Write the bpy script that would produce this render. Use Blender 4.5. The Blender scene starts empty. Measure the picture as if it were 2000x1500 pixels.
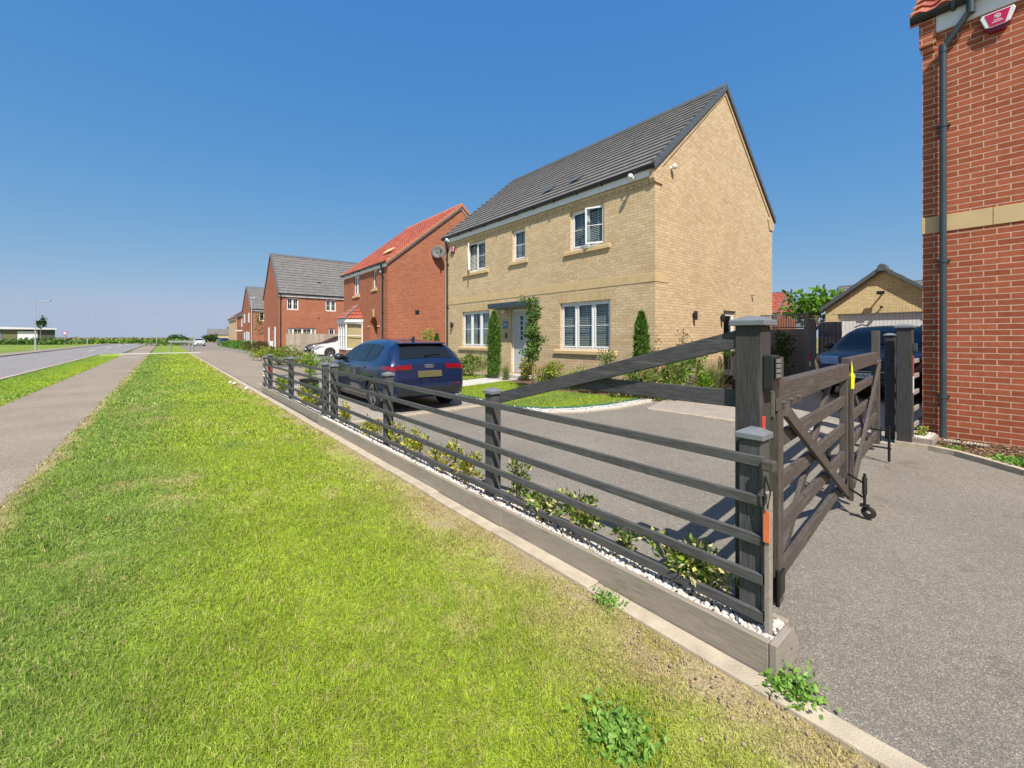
import bpy, math, random
import numpy as np
from mathutils import Vector, Matrix
R = math.radians
random.seed(7)
rng = np.random.default_rng(7)
sc = bpy.context.scene
col = sc.collection

# ------------------------------------------------------------------ camera, sky, sun, exposure
# world frame: +x runs along the street towards the camera's right, +y from the verge to the houses, metres
cam = bpy.data.cameras.new('camera')
cam.sensor_width = 36.0
cam.lens = 14.85
cam.shift_y = -0.045
cam.clip_start = 0.05
cam.clip_end = 9000
camo = bpy.data.objects.new('camera', cam)
col.objects.link(camo)
camo.location = (0.66, -2.025, 1.47)
camo.rotation_euler = (R(90), 0, math.atan2(.772, .636))
sc.camera = camo

SUN_EL = R(53)
SUN_DIR = Vector((.862 * math.cos(SUN_EL), -.507 * math.cos(SUN_EL), math.sin(SUN_EL)))   # towards the sun
w = bpy.data.worlds.new('World')
sc.world = w
w.use_nodes = True
nt = w.node_tree
sky = nt.nodes.new('ShaderNodeTexSky')
sky.sky_type = 'NISHITA'
sky.sun_disc = False
sky.sun_elevation = SUN_EL
sky.sun_rotation = math.atan2(SUN_DIR.x, SUN_DIR.y)
sky.altitude = 0
sky.air_density = 1.0
sky.dust_density = 1.0
sky.ozone_density = 10.0
# the lowest band of sky takes the colour just above it, as haze evens it out towards the horizon
tcw = nt.nodes.new('ShaderNodeTexCoord'); sxy = nt.nodes.new('ShaderNodeSeparateXYZ'); mxz = nt.nodes.new('ShaderNodeMath'); cxy = nt.nodes.new('ShaderNodeCombineXYZ')
mxz.operation = 'MAXIMUM'; mxz.inputs[1].default_value = .055
nt.links.new(tcw.outputs['Generated'], sxy.inputs[0]); nt.links.new(sxy.outputs[2], mxz.inputs[0])
nt.links.new(sxy.outputs[0], cxy.inputs[0]); nt.links.new(sxy.outputs[1], cxy.inputs[1]); nt.links.new(mxz.outputs[0], cxy.inputs[2]); nt.links.new(cxy.outputs[0], sky.inputs['Vector'])
# white balance of the sky: each channel gets a gain and a gamma, so that the blue is as deep overhead and as pale low down as in the photo
EXPOSURE = 0.45
sep = nt.nodes.new('ShaderNodeSeparateColor'); com = nt.nodes.new('ShaderNodeCombineColor')
nt.links.new(sky.outputs[0], sep.inputs[0])
for ch, (gain, gam) in enumerate(((1.243, 1.105), (.706, .57), (.707, .16))):
    m1 = nt.nodes.new('ShaderNodeMath'); m1.operation = 'MULTIPLY'; m1.inputs[1].default_value = .1275
    m2 = nt.nodes.new('ShaderNodeMath'); m2.operation = 'POWER'; m2.inputs[1].default_value = gam
    m3 = nt.nodes.new('ShaderNodeMath'); m3.operation = 'MULTIPLY'; m3.inputs[1].default_value = gain * 10 / 2 ** EXPOSURE
    nt.links.new(sep.outputs[ch], m1.inputs[0]); nt.links.new(m1.outputs[0], m2.inputs[0]); nt.links.new(m2.outputs[0], m3.inputs[0]); nt.links.new(m3.outputs[0], com.inputs[ch])
nt.links.new(com.outputs[0], nt.nodes['Background'].inputs['Color'])
nt.nodes['Background'].inputs['Strength'].default_value = 0.10
sl = bpy.data.lights.new('sun', 'SUN')
sl.energy = 4.7
sl.angle = R(0.53)
sl.color = (1.0, .94, .84)
so = bpy.data.objects.new('sun', sl)
col.objects.link(so)
so.rotation_euler = SUN_DIR.to_track_quat('Z', 'Y').to_euler()
sc.view_settings.view_transform = 'Standard'
sc.view_settings.look = 'None'
sc.view_settings.exposure = EXPOSURE
sc.view_settings.gamma = 1
sc.cycles.max_bounces = 8
sc.cycles.transparent_max_bounces = 24

# ------------------------------------------------------------------ helpers: objects
def tag(o, label=None, cat=None, group=None, kind=None):
    if label: o['label'] = label
    if cat: o['category'] = cat
    if group: o['group'] = group
    if kind: o['kind'] = kind
    return o

def empty(name, loc=(0, 0, 0), rz=0, label=None, cat=None, group=None):
    o = bpy.data.objects.new(name, None)
    o.empty_display_size = .2
    col.objects.link(o)
    o.location = loc
    o.rotation_euler = (0, 0, rz)
    return tag(o, label, cat, group)

def children(o):
    return [c for c in bpy.data.objects if c.parent == o]

def copy_tree(o, parent=None):
    c = o.copy()
    col.objects.link(c)
    if parent: c.parent = parent
    for ch in children(o):
        copy_tree(ch, c)
    return c

class MB:
    """collects faces, then links them as ONE mesh object"""
    def __init__(self):
        self.v, self.f, self.m, self.uv = [], [], [], {}
    def add(self, vs, fs, mi=0, T=None):
        n = len(self.v)
        if T is not None: vs = [tuple(T @ Vector(p)) for p in vs]
        self.v += [tuple(p) for p in vs]
        for q in fs:
            self.f.append(tuple(i + n for i in q)); self.m.append(mi)
    def box(self, x0, x1, y0, y1, z0, z1, mi=0, T=None):
        vs = [(x, y, z) for z in (z0, z1) for y in (y0, y1) for x in (x0, x1)]
        self.add(vs, [(0, 2, 3, 1), (4, 5, 7, 6), (0, 1, 5, 4), (2, 6, 7, 3), (0, 4, 6, 2), (1, 3, 7, 5)], mi, T)
    def bar(self, p, q, w, h, mi=0, up=(0, 0, 1)):
        """box along p->q, w sideways, h along up"""
        p, q = Vector(p), Vector(q)
        d = (q - p).normalized(); s = d.cross(Vector(up)).normalized(); u = s.cross(d)
        s *= w / 2; u *= h / 2
        vs = [p - s - u, p + s - u, p + s + u, p - s + u, q - s - u, q + s - u, q + s + u, q - s + u]
        self.add(vs, [(0, 1, 2, 3), (7, 6, 5, 4), (0, 4, 5, 1), (1, 5, 6, 2), (2, 6, 7, 3), (3, 7, 4, 0)], mi)
    def quad(self, a, b, c, d, mi=0):
        self.add([a, b, c, d], [(0, 1, 2, 3)], mi)
    def tube(self, pts, r, n=8, mi=0, r1=None):
        pts = [Vector(p) for p in pts]
        base = len(self.v); k = len(pts)
        for i, p in enumerate(pts):
            d = (pts[min(i + 1, k - 1)] - pts[max(i - 1, 0)]).normalized()
            a = d.cross(Vector((0, 0, 1)) if abs(d.z) < .9 else Vector((1, 0, 0))).normalized(); b = d.cross(a)
            rr = r if r1 is None else r + (r1 - r) * i / (k - 1)
            for j in range(n):
                t = 2 * math.pi * j / n
                self.v.append(tuple(p + rr * (math.cos(t) * a + math.sin(t) * b)))
        for i in range(k - 1):
            for j in range(n):
                self.f.append((base + i * n + j, base + i * n + (j + 1) % n, base + (i + 1) * n + (j + 1) % n, base + (i + 1) * n + j)); self.m.append(mi)
        self.f.append(tuple(base + j for j in reversed(range(n)))); self.m.append(mi)
        self.f.append(tuple(base + (k - 1) * n + j for j in range(n))); self.m.append(mi)
    def prism(self, poly, axis, a0, a1, mi=0, T=None):
        """polygon of 2-D points extruded along an axis ('x': points are (y,z); 'y': (x,z); 'z': (x,y))"""
        def P(p, a):
            return {'x': (a, p[0], p[1]), 'y': (p[0], a, p[1]), 'z': (p[0], p[1], a)}[axis]
        n = len(poly)
        vs = [P(p, a0) for p in poly] + [P(p, a1) for p in poly]
        fs = [tuple(range(n)), tuple(range(2 * n - 1, n - 1, -1))] + [(i, i + n, (i + 1) % n + n, (i + 1) % n) for i in range(n)]
        self.add(vs, fs, mi, T)
    def lathe(self, prof, n=24, c=(0, 0, 0), axis='z', mi=0):
        base = len(self.v); k = len(prof)
        for r, h in prof:
            for j in range(n):
                t = 2 * math.pi * j / n
                a, b = r * math.cos(t), r * math.sin(t)
                p = {'z': (a, b, h), 'y': (a, h, b), 'x': (h, a, b)}[axis]
                self.v.append((p[0] + c[0], p[1] + c[1], p[2] + c[2]))
        for i in range(k - 1):
            for j in range(n):
                self.f.append((base + i * n + j, base + i * n + (j + 1) % n, base + (i + 1) * n + (j + 1) % n, base + (i + 1) * n + j)); self.m.append(mi)
    def build(self, name, mats, parent=None, loc=None, rot=None, smooth=False, bevel=0, uv=False, uvf=None, sharp=None, recalc=True):
        me = bpy.data.meshes.new(name)
        me.from_pydata(self.v, [], self.f)
        if not isinstance(mats, (list, tuple)): mats = [mats]
        for m_ in mats: me.materials.append(m_)
        me.polygons.foreach_set('material_index', self.m)
        if recalc:
            import bmesh
            b = bmesh.new(); b.from_mesh(me)
            bmesh.ops.recalc_face_normals(b, faces=b.faces[:])
            b.to_mesh(me); b.free()
        if uv or uvf:
            lay = me.uv_layers.new(name='UVMap')
            for p in me.polygons:
                nx, ny, nz = abs(p.normal.x), abs(p.normal.y), abs(p.normal.z)
                for li in p.loop_indices:
                    c = me.vertices[me.loops[li].vertex_index].co
                    if uvf: lay.data[li].uv = uvf(c, p.normal)
                    elif nz > nx and nz > ny: lay.data[li].uv = (c.x, c.y)
                    elif nx > ny: lay.data[li].uv = (c.y, c.z)
                    else: lay.data[li].uv = (c.x, c.z)
        if smooth:
            me.polygons.foreach_set('use_smooth', [True] * len(me.polygons))
            if sharp: me.set_sharp_from_angle(angle=R(sharp))
        o = bpy.data.objects.new(name, me)
        col.objects.link(o)
        if parent: o.parent = parent
        if loc: o.location = loc
        if rot: o.rotation_euler = rot
        if bevel:
            b = o.modifiers.new('bevel', 'BEVEL'); b.width = bevel; b.segments = 2; b.limit_method = 'ANGLE'; b.angle_limit = R(40)
        me.update()
        return o

def np_mesh(name, V, F, cols, mat, parent=None, smooth=False):
    """V (n,3), F (m,k) with k = 3 or 4, cols (n,3) per-vertex colour"""
    me = bpy.data.meshes.new(name)
    n, (m_, k) = len(V), F.shape
    me.vertices.add(n); me.vertices.foreach_set('co', np.ascontiguousarray(V, dtype=np.float32).ravel())
    me.loops.add(m_ * k); me.loops.foreach_set('vertex_index', np.ascontiguousarray(F, dtype=np.int32).ravel())
    me.polygons.add(m_)
    me.polygons.foreach_set('loop_start', np.arange(0, m_ * k, k, dtype=np.int32))
    if cols is not None:
        a = me.color_attributes.new('Col', 'FLOAT_COLOR', 'POINT')
        c4 = np.ones((n, 4), dtype=np.float32); c4[:, :3] = cols
        a.data.foreach_set('color', c4.ravel())
    me.polygons.foreach_set('use_smooth', np.full(m_, smooth))
    me.update(calc_edges=True)
    me.materials.append(mat)
    o = bpy.data.objects.new(name, me)
    col.objects.link(o)
    if parent: o.parent = parent
    return o

# ------------------------------------------------------------------ helpers: materials
def nmat(name):
    m = bpy.data.materials.new(name)
    m.use_nodes = True
    return m, m.node_tree, m.node_tree.nodes['Principled BSDF']

def nd(nt, typ, **kw):
    n = nt.nodes.new(typ)
    for k, v in kw.items():
        if k.startswith('i_'):
            n.inputs[k[2:].replace('_', ' ')].default_value = v
        else: setattr(n, k, v)
    return n

def noise(nt, vec, scale, detail=4, rough=.55):
    n = nd(nt, 'ShaderNodeTexNoise'); n.inputs['Scale'].default_value = scale
    n.inputs['Detail'].default_value = detail; n.inputs['Roughness'].default_value = rough
    nt.links.new(vec, n.inputs['Vector']); return n.outputs['Fac']

def ramp(nt, fac, stops):
    r = nd(nt, 'ShaderNodeValToRGB'); e = r.color_ramp.elements
    while len(e) < len(stops): e.new(.5)
    for i, (p, c) in enumerate(stops):
        e[i].position = p; e[i].color = (*c, 1) if len(c) == 3 else c
    nt.links.new(fac, r.inputs[0]); return r.outputs[0]

def mix(nt, fac, a, b, typ='MIX'):
    m = nd(nt, 'ShaderNodeMix', data_type='RGBA', blend_type=typ)
    for s, v in ((0, fac), (6, a), (7, b)):
        if isinstance(v, (int, float)): m.inputs[s].default_value = v
        elif isinstance(v, tuple): m.inputs[s].default_value = (*v, 1)
        else: nt.links.new(v, m.inputs[s])
    return m.outputs[2]

def bump(nt, bsdf, h, strength=.3, dist=.01):
    b = nd(nt, 'ShaderNodeBump'); b.inputs['Strength'].default_value = strength; b.inputs['Distance'].default_value = dist
    nt.links.new(h, b.inputs['Height']); nt.links.new(b.outputs[0], bsdf.inputs['Normal'])

def simple(name, c, rough=.5, metal=0, var=.12, vs=6, bmp=0, bs=60, coat=0, spec=.5, stretch=None):
    m, nt, b = nmat(name)
    tc = nd(nt, 'ShaderNodeTexCoord').outputs['Object']
    if stretch:
        mp = nd(nt, 'ShaderNodeMapping'); mp.inputs['Scale'].default_value = stretch
        nt.links.new(tc, mp.inputs[0]); tc = mp.outputs[0]
    n = noise(nt, tc, vs)
    f = ramp(nt, n, [(.3, tuple(x * (1 - var) for x in c)), (.7, tuple(min(1, x * (1 + var)) for x in c))])
    nt.links.new(f, b.inputs['Base Color'])
    b.inputs['Roughness'].default_value = rough; b.inputs['Metallic'].default_value = metal
    b.inputs['Specular IOR Level'].default_value = spec
    if coat: b.inputs['Coat Weight'].default_value = coat; b.inputs['Coat Roughness'].default_value = .03
    if bmp: bump(nt, b, noise(nt, tc, bs), bmp)
    return m

def wood(name, c, axis='x', var=.45, rough=.75, worn=None):
    """painted or weathered timber with grain along the object's own axis"""
    m, nt, b = nmat(name)
    tc = nd(nt, 'ShaderNodeTexCoord').outputs['Object']
    mp = nd(nt, 'ShaderNodeMapping')
    mp.inputs['Scale'].default_value = {'x': (.06, 1, 1), 'y': (1, .06, 1), 'z': (1, 1, .06)}[axis]
    nt.links.new(tc, mp.inputs[0])
    g = noise(nt, mp.outputs[0], 160, 3)
    g2 = noise(nt, mp.outputs[0], 30, 3)
    big = noise(nt, tc, 2.5, 4)
    c1 = mix(nt, ramp(nt, g, [(.35, (0, 0, 0)), (.65, (1, 1, 1))]), tuple(x * (1 - var) for x in c), tuple(x * (1 + var) for x in c))
    c2 = mix(nt, ramp(nt, big, [(.35, (0, 0, 0)), (.7, (.5, .5, .5))]), c1, tuple(x * 1.35 for x in c))
    km = nd(nt, 'ShaderNodeMapping'); km.inputs['Scale'].default_value = {'x': (1.6, 4, 4), 'y': (4, 1.6, 4), 'z': (4, 4, 1.6)}[axis]
    nt.links.new(tc, km.inputs[0])
    kv = nd(nt, 'ShaderNodeTexVoronoi'); kv.inputs['Scale'].default_value = 1.3; nt.links.new(km.outputs[0], kv.inputs['Vector'])
    c2 = mix(nt, ramp(nt, kv.outputs['Distance'], [(.03, (.65, .65, .65)), (.075, (.12, .12, .12)), (.10, (.3, .3, .3)), (.14, (0, 0, 0))]), c2, tuple(x * .45 for x in c))
    gi = nd(nt, 'ShaderNodeNewGeometry')
    c2 = mix(nt, 1.0, c2, ramp(nt, gi.outputs['Random Per Island'], [(0, (.82, .82, .82)), (1, (1.16, 1.15, 1.13))]), 'MULTIPLY')
    if worn:
        c2 = mix(nt, ramp(nt, g2, [(.62, (0, 0, 0)), (.72, (.6, .6, .6))]), c2, worn)
    nt.links.new(c2, b.inputs['Base Color'])
    b.inputs['Roughness'].default_value = rough
    bump(nt, b, g, .35, .003)
    return m

def brick_mat(name, c1, c2, mortar, soldier=False, tint=None):
    m, nt, b = nmat(name)
    uv = nd(nt, 'ShaderNodeUVMap').outputs[0]
    ob = nd(nt, 'ShaderNodeTexCoord').outputs['Object']
    # slight wobble of the courses
    def bt(a, b_, mo):
        t = nd(nt, 'ShaderNodeTexBrick'); t.offset = 0 if soldier else .5
        t.inputs['Scale'].default_value = 1
        t.inputs['Brick Width'].default_value = .225; t.inputs['Row Height'].default_value = .075
        t.inputs['Mortar Size'].default_value = .0055; t.inputs['Mortar Smooth'].default_value = .15
        t.inputs['Bias'].default_value = 0
        t.inputs['Color1'].default_value = (*a, 1); t.inputs['Color2'].default_value = (*b_, 1); t.inputs['Mortar'].default_value = (*mo, 1)
        nt.links.new(uv, t.inputs['Vector']); return t
    t = bt(c1, c2, mortar)
    n1 = noise(nt, ob, 14, 4); n2 = noise(nt, ob, 90, 3); n3 = noise(nt, ob, .8, 3)
    v = mix(nt, 1.0, t.outputs['Color'], ramp(nt, n1, [(.3, (.86, .86, .86)), (.7, (1.12, 1.11, 1.09))]), 'MULTIPLY')
    v = mix(nt, 1.0, v, ramp(nt, n2, [(.3, (.86, .86, .86)), (.7, (1.12, 1.12, 1.12))]), 'MULTIPLY')
    v = mix(nt, 1.0, v, ramp(nt, n3, [(.3, (.93, .93, .93)), (.7, (1.05, 1.05, 1.05))]), 'MULTIPLY')
    nt.links.new(v, b.inputs['Base Color'])
    b.inputs['Roughness'].default_value = .85; b.inputs['Specular IOR Level'].default_value = .25
    inv = nd(nt, 'ShaderNodeMath', operation='MULTIPLY_ADD'); inv.inputs[1].default_value = -1.0
    nt.links.new(t.outputs['Fac'], inv.inputs[0]); nt.links.new(n2, inv.inputs[2])
    bump(nt, b, inv.outputs[0], .55, .006)
    return m

def tile_mat(name, c1, c2, w=.33, rough=.75, joint=.55):
    """roof tiles: per-tile colour from the UVs (u along the eaves in tiles, v in courses)"""
    m, nt, b = nmat(name)
    uv = nd(nt, 'ShaderNodeUVMap').outputs[0]
    ob = nd(nt, 'ShaderNodeTexCoord').outputs['Object']
    fl = nd(nt, 'ShaderNodeVectorMath', operation='FLOOR'); nt.links.new(uv, fl.inputs[0])
    wn = nd(nt, 'ShaderNodeTexWhiteNoise', noise_dimensions='2D'); nt.links.new(fl.outputs[0], wn.inputs['Vector'])
    c = mix(nt, wn.outputs['Value'], c1, c2)
    fr = nd(nt, 'ShaderNodeVectorMath', operation='FRACTION'); nt.links.new(uv, fr.inputs[0])
    sx = nd(nt, 'ShaderNodeSeparateXYZ'); nt.links.new(fr.outputs[0], sx.inputs[0])
    lt = nd(nt, 'ShaderNodeMath', operation='LESS_THAN'); lt.inputs[1].default_value = .025
    nt.links.new(sx.outputs[0], lt.inputs[0])
    jm = nd(nt, 'ShaderNodeMath', operation='MULTIPLY'); jm.inputs[1].default_value = joint
    nt.links.new(lt.outputs[0], jm.inputs[0])
    c = mix(nt, jm.outputs[0], c, tuple(x * .25 for x in c1))
    c = mix(nt, 1.0, c, ramp(nt, noise(nt, ob, 5, 5), [(.3, (.82, .82, .82)), (.7, (1.15, 1.15, 1.15))]), 'MULTIPLY')
    nt.links.new(c, b.inputs['Base Color'])
    b.inputs['Roughness'].default_value = rough; b.inputs['Specular IOR Level'].default_value = .3
    bump(nt, b, noise(nt, ob, 120, 2), .15, .003)
    return m

def leaf_mat(name, trans=.35, rough=.5):
    m, nt, b = nmat(name)
    at = nd(nt, 'ShaderNodeVertexColor'); at.layer_name = 'Col'
    nt.links.new(at.outputs[0], b.inputs['Base Color'])
    b.inputs['Roughness'].default_value = rough; b.inputs['Specular IOR Level'].default_value = .3
    tr = nd(nt, 'ShaderNodeBsdfTranslucent'); nt.links.new(at.outputs[0], tr.inputs[0])
    mx = nd(nt, 'ShaderNodeMixShader'); mx.inputs[0].default_value = trans
    out = nt.nodes['Material Output']
    nt.links.new(b.outputs[0], mx.inputs[1]); nt.links.new(tr.outputs[0], mx.inputs[2]); nt.links.new(mx.outputs[0], out.inputs[0])
    return m

def glass_mat(name, tint=(.8, .85, .85), refl=.0, dark=None):
    m, nt, b = nmat(name)
    out = nt.nodes['Material Output']
    gl = nd(nt, 'ShaderNodeBsdfGlossy'); gl.inputs['Roughness'].default_value = .02
    if dark:
        b.inputs['Base Color'].default_value = (*dark, 1); b.inputs['Roughness'].default_value = .03
        b.inputs['Specular IOR Level'].default_value = .38
        return m
    tr = nd(nt, 'ShaderNodeBsdfTransparent'); tr.inputs[0].default_value = (*tint, 1)
    mx = nd(nt, 'ShaderNodeMixShader')
    lw = nd(nt, 'ShaderNodeLayerWeight'); lw.inputs[0].default_value = .5
    pw = nd(nt, 'ShaderNodeMath', operation='POWER'); pw.inputs[1].default_value = 3.5; nt.links.new(lw.outputs['Facing'], pw.inputs[0])
    ma = nd(nt, 'ShaderNodeMath', operation='MULTIPLY_ADD'); ma.inputs[1].default_value = .9; ma.inputs[2].default_value = .035; nt.links.new(pw.outputs[0], ma.inputs[0])
    nt.links.new(ma.outputs[0], mx.inputs[0]); nt.links.new(tr.outputs[0], mx.inputs[1]); nt.links.new(gl.outputs[0], mx.inputs[2])
    nt.links.new(mx.outputs[0], out.inputs[0])
    return m

def tarmac(name, c, stone, scale=170, bmp=.5, patch=.12):
    m, nt, b = nmat(name)
    ob = nd(nt, 'ShaderNodeTexCoord').outputs['Object']
    vo = nd(nt, 'ShaderNodeTexVoronoi'); vo.inputs['Scale'].default_value = scale; nt.links.new(ob, vo.inputs['Vector'])
    sx = nd(nt, 'ShaderNodeSeparateColor'); nt.links.new(vo.outputs['Color'], sx.inputs[0])
    v = ramp(nt, sx.outputs[0], [(0, tuple(x * .72 for x in c)), (.55, c), (.9, stone), (1, tuple(min(1, x * 1.5) for x in stone))])
    big = noise(nt, ob, .7, 5)
    v = mix(nt, 1.0, v, ramp(nt, big, [(.3, (1 - patch,) * 3), (.7, (1 + patch,) * 3)]), 'MULTIPLY')
    st = noise(nt, ob, 1.9, 6, .7)
    v = mix(nt, 1.0, v, ramp(nt, st, [(.30, (.74, .73, .72)), (.42, (1, 1, 1)), (.62, (1, 1, 1)), (.74, (1.12, 1.11, 1.08))]), 'MULTIPLY')
    mid = noise(nt, ob, 25, 3)
    v = mix(nt, 1.0, v, ramp(nt, mid, [(.3, (.9, .9, .9)), (.7, (1.1, 1.1, 1.1))]), 'MULTIPLY')
    nt.links.new(v, b.inputs['Base Color'])
    b.inputs['Roughness'].default_value = .9; b.inputs['Specular IOR Level'].default_value = .25
    bump(nt, b, vo.outputs['Distance'], bmp, .006)
    return m

def vcol_mat(name, bs=90, rough=.95):
    m, nt, b = nmat(name)
    at = nd(nt, 'ShaderNodeVertexColor'); at.layer_name = 'Col'
    ob = nd(nt, 'ShaderNodeTexCoord').outputs['Object']
    n = noise(nt, ob, bs, 4)
    v = mix(nt, 1.0, at.outputs[0], ramp(nt, n, [(.3, (.6, .6, .6)), (.7, (1.3, 1.3, 1.3))]), 'MULTIPLY')
    nt.links.new(v, b.inputs['Base Color']); b.inputs['Roughness'].default_value = rough; b.inputs['Specular IOR Level'].default_value = .15
    bump(nt, b, n, .6, .02)
    return m

MT = {}
MT['buff'] = brick_mat('buff_brick', (.58, .42, .24), (.69, .53, .335), (.42, .32, .20))
MT['buff_soldier'] = brick_mat('buff_brick_on_end', (.58, .42, .22), (.67, .51, .29), (.40, .305, .18), soldier=True)
MT['red'] = brick_mat('red_brick', (.34, .095, .045), (.42, .135, .065), (.45, .33, .24))
MT['red_near'] = brick_mat('red_brick_near', (.33, .085, .040), (.44, .125, .06), (.60, .45, .33))
MT['red_soldier'] = brick_mat('red_brick_on_end', (.33, .09, .045), (.42, .13, .06), (.45, .33, .24), soldier=True)
MT['stone'] = simple('cast_stone', (.60, .44, .225), .8, var=.08, vs=5, bmp=.15, bs=150)
MT['tile_grey'] = tile_mat('grey_roof_tile', (.155, .146, .138), (.185, .174, .163))
MT['tile_red'] = tile_mat('red_roof_tile', (.30, .070, .045), (.40, .115, .072), joint=0)
MT['slate_cap'] = simple('dark_verge_cap', (.095, .11, .125), .55, var=.12)
MT['clay_cap'] = simple('clay_verge_cap', (.50, .19, .10), .7, var=.15)
MT['white'] = simple('white_upvc', (.80, .80, .79), .35, var=.03)
MT['black_plastic'] = simple('black_plastic', (.018, .021, .024), .35, var=.1)
MT['grey_plastic'] = simple('slate_grey_plastic', (.045, .060, .070), .38, var=.1)
MT['glass'] = glass_mat('window_glass')
MT['interior'] = simple('room_interior', (.055, .05, .046), .9, var=.4, vs=1.5)
MT['blind'] = simple('blind_slat', (.74, .72, .68), .6, var=.05)
MT['curtain'] = simple('curtain', (.60, .58, .55), .9, var=.15, vs=14, stretch=(3, 3, .1))
MT['lead'] = simple('lead_grey', (.17, .175, .18), .6, var=.1)
MT['paint_black'] = wood('black_fence_paint', (.068, .067, .069), 'x', worn=(.15, .14, .13))
MT['paint_black_z'] = wood('black_post_paint', (.045, .043, .041), 'z', worn=(.14, .125, .11))
MT['paint_grey_z'] = wood('grey_fence_post_paint', (.078, .077, .077), 'z', worn=(.17, .16, .15))
MT['gate_brown'] = wood('faded_gate_stain', (.080, .066, .056), 'x', worn=(.17, .15, .13))
MT['gate_brown_z'] = wood('faded_gate_stain_upright', (.085, .070, .060), 'z', worn=(.17, .15, .13))
MT['sleeper'] = wood('grey_stained_board', (.30, .258, .208), 'x', var=.24, worn=(.45, .40, .33))
MT['sleeper_y'] = wood('grey_stained_end_board', (.30, .265, .222), 'y', var=.22, worn=(.45, .40, .33))
MT['panel_fence'] = wood('weathered_fence_panel', (.36, .30, .24), 'z', var=.3)
MT['dark_fence'] = wood('charcoal_fence_paint', (.145, .15, .155), 'z', var=.25)
MT['trellis'] = wood('brown_trellis', (.20, .13, .08), 'x', var=.3)
MT['cap_grey'] = simple('post_cap', (.165, .178, .19), .55, var=.12)
MT['galv'] = simple('galvanised_steel', (.42, .44, .45), .45, metal=.6, var=.1)
MT['steel'] = simple('zinc_bolt', (.35, .35, .35), .4, metal=.9, var=.1)
MT['dark_steel'] = simple('black_iron', (.02, .02, .02), .45, metal=.3, var=.2)
MT['rubber'] = simple('tyre_rubber', (.022, .021, .020), .8, var=.2, vs=30)
MT['alloy'] = simple('alloy_rim', (.45, .45, .46), .3, metal=.9, var=.05)
MT['alloy_dark'] = simple('dark_alloy', (.03, .03, .032), .35, metal=.5, var=.05)
MT['kerb'] = simple('concrete_edging', (.46, .39, .29), .9, var=.18, vs=9, bmp=.4, bs=140)
MT['bark'] = simple('tree_bark', (.26, .20, .14), .9, var=.3, vs=20, bmp=.4)
MT['leaf'] = leaf_mat('leaf')
MT['grass'] = leaf_mat('grass_blade', trans=.5, rough=.6)
MT['needle'] = leaf_mat('needle', trans=.2, rough=.65)
MT['tarmac'] = tarmac('drive_tarmac', (.205, .183, .152), (.29, .265, .22), scale=230, bmp=.4)
MT['tarmac_light'] = tarmac('light_tarmac', (.30, .26, .215), (.45, .41, .36), scale=220, bmp=.25)
MT['footpath'] = tarmac('footpath_tarmac', (.25, .205, .15), (.40, .34, .27), scale=200, bmp=.3)
MT['road'] = tarmac('road_asphalt', (.225, .21, .20), (.36, .34, .33), scale=180, bmp=.3)
MT['soil'] = vcol_mat('turf_ground')
MT['mulch'] = simple('bark_mulch', (.12, .075, .045), .95, var=.5, vs=40, bmp=.8, bs=60)
MT['lamp_grey'] = simple('lamp_column', (.42, .46, .46), .5, metal=.2, var=.08)
MT['red_reflect'] = simple('red_reflector', (.62, .06, .04), .35, var=.1)
MT['orange_reflect'] = simple('orange_reflector', (.75, .19, .08), .35, var=.1)
MT['cream_reflect'] = simple('cream_reflector', (.72, .62, .34), .4, var=.08)
MT['yellow'] = simple('yellow_paint', (.78, .70, .02), .5, var=.1)
MT['paving'] = simple('pale_paving', (.52, .49, .45), .9, var=.12, vs=5, bmp=.2, bs=120)
MT['pot'] = simple('black_pot', (.03, .03, .032), .4, var=.15)
MT['paper'] = simple('white_paper', (.75, .75, .74), .8, var=.05)

# ------------------------------------------------------------------ numpy noise
def vnoise(x, y, seed=0):
    r = np.random.default_rng(seed).random((256, 256))
    xi, yi = np.floor(x).astype(int), np.floor(y).astype(int)
    fx, fy = x - xi, y - yi
    fx = fx * fx * (3 - 2 * fx); fy = fy * fy * (3 - 2 * fy)
    a = r[xi % 256, yi % 256]; b = r[(xi + 1) % 256, yi % 256]; c = r[xi % 256, (yi + 1) % 256]; d = r[(xi + 1) % 256, (yi + 1) % 256]
    return (a * (1 - fx) + b * fx) * (1 - fy) + (c * (1 - fx) + d * fx) * fy
def fbm(x, y, f=1., seed=0, o=4):
    s = 0; a = 1; t = 0
    for i in range(o):
        s = s + a * vnoise(x * f, y * f, seed + i); t += a; a *= .5; f *= 2.03
    return s / t
def sstep(a, b, x):
    t = np.clip((x - a) / (b - a), 0, 1); return t * t * (3 - 2 * t)

# ------------------------------------------------------------------ ground
def gz(y):
    """the ground rises a little from the drive to the house fronts"""
    y = np.asarray(y, dtype=float)
    return .14 * sstep(2.6, 7.6, y)
GZ = lambda y: float(gz(y))

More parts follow.
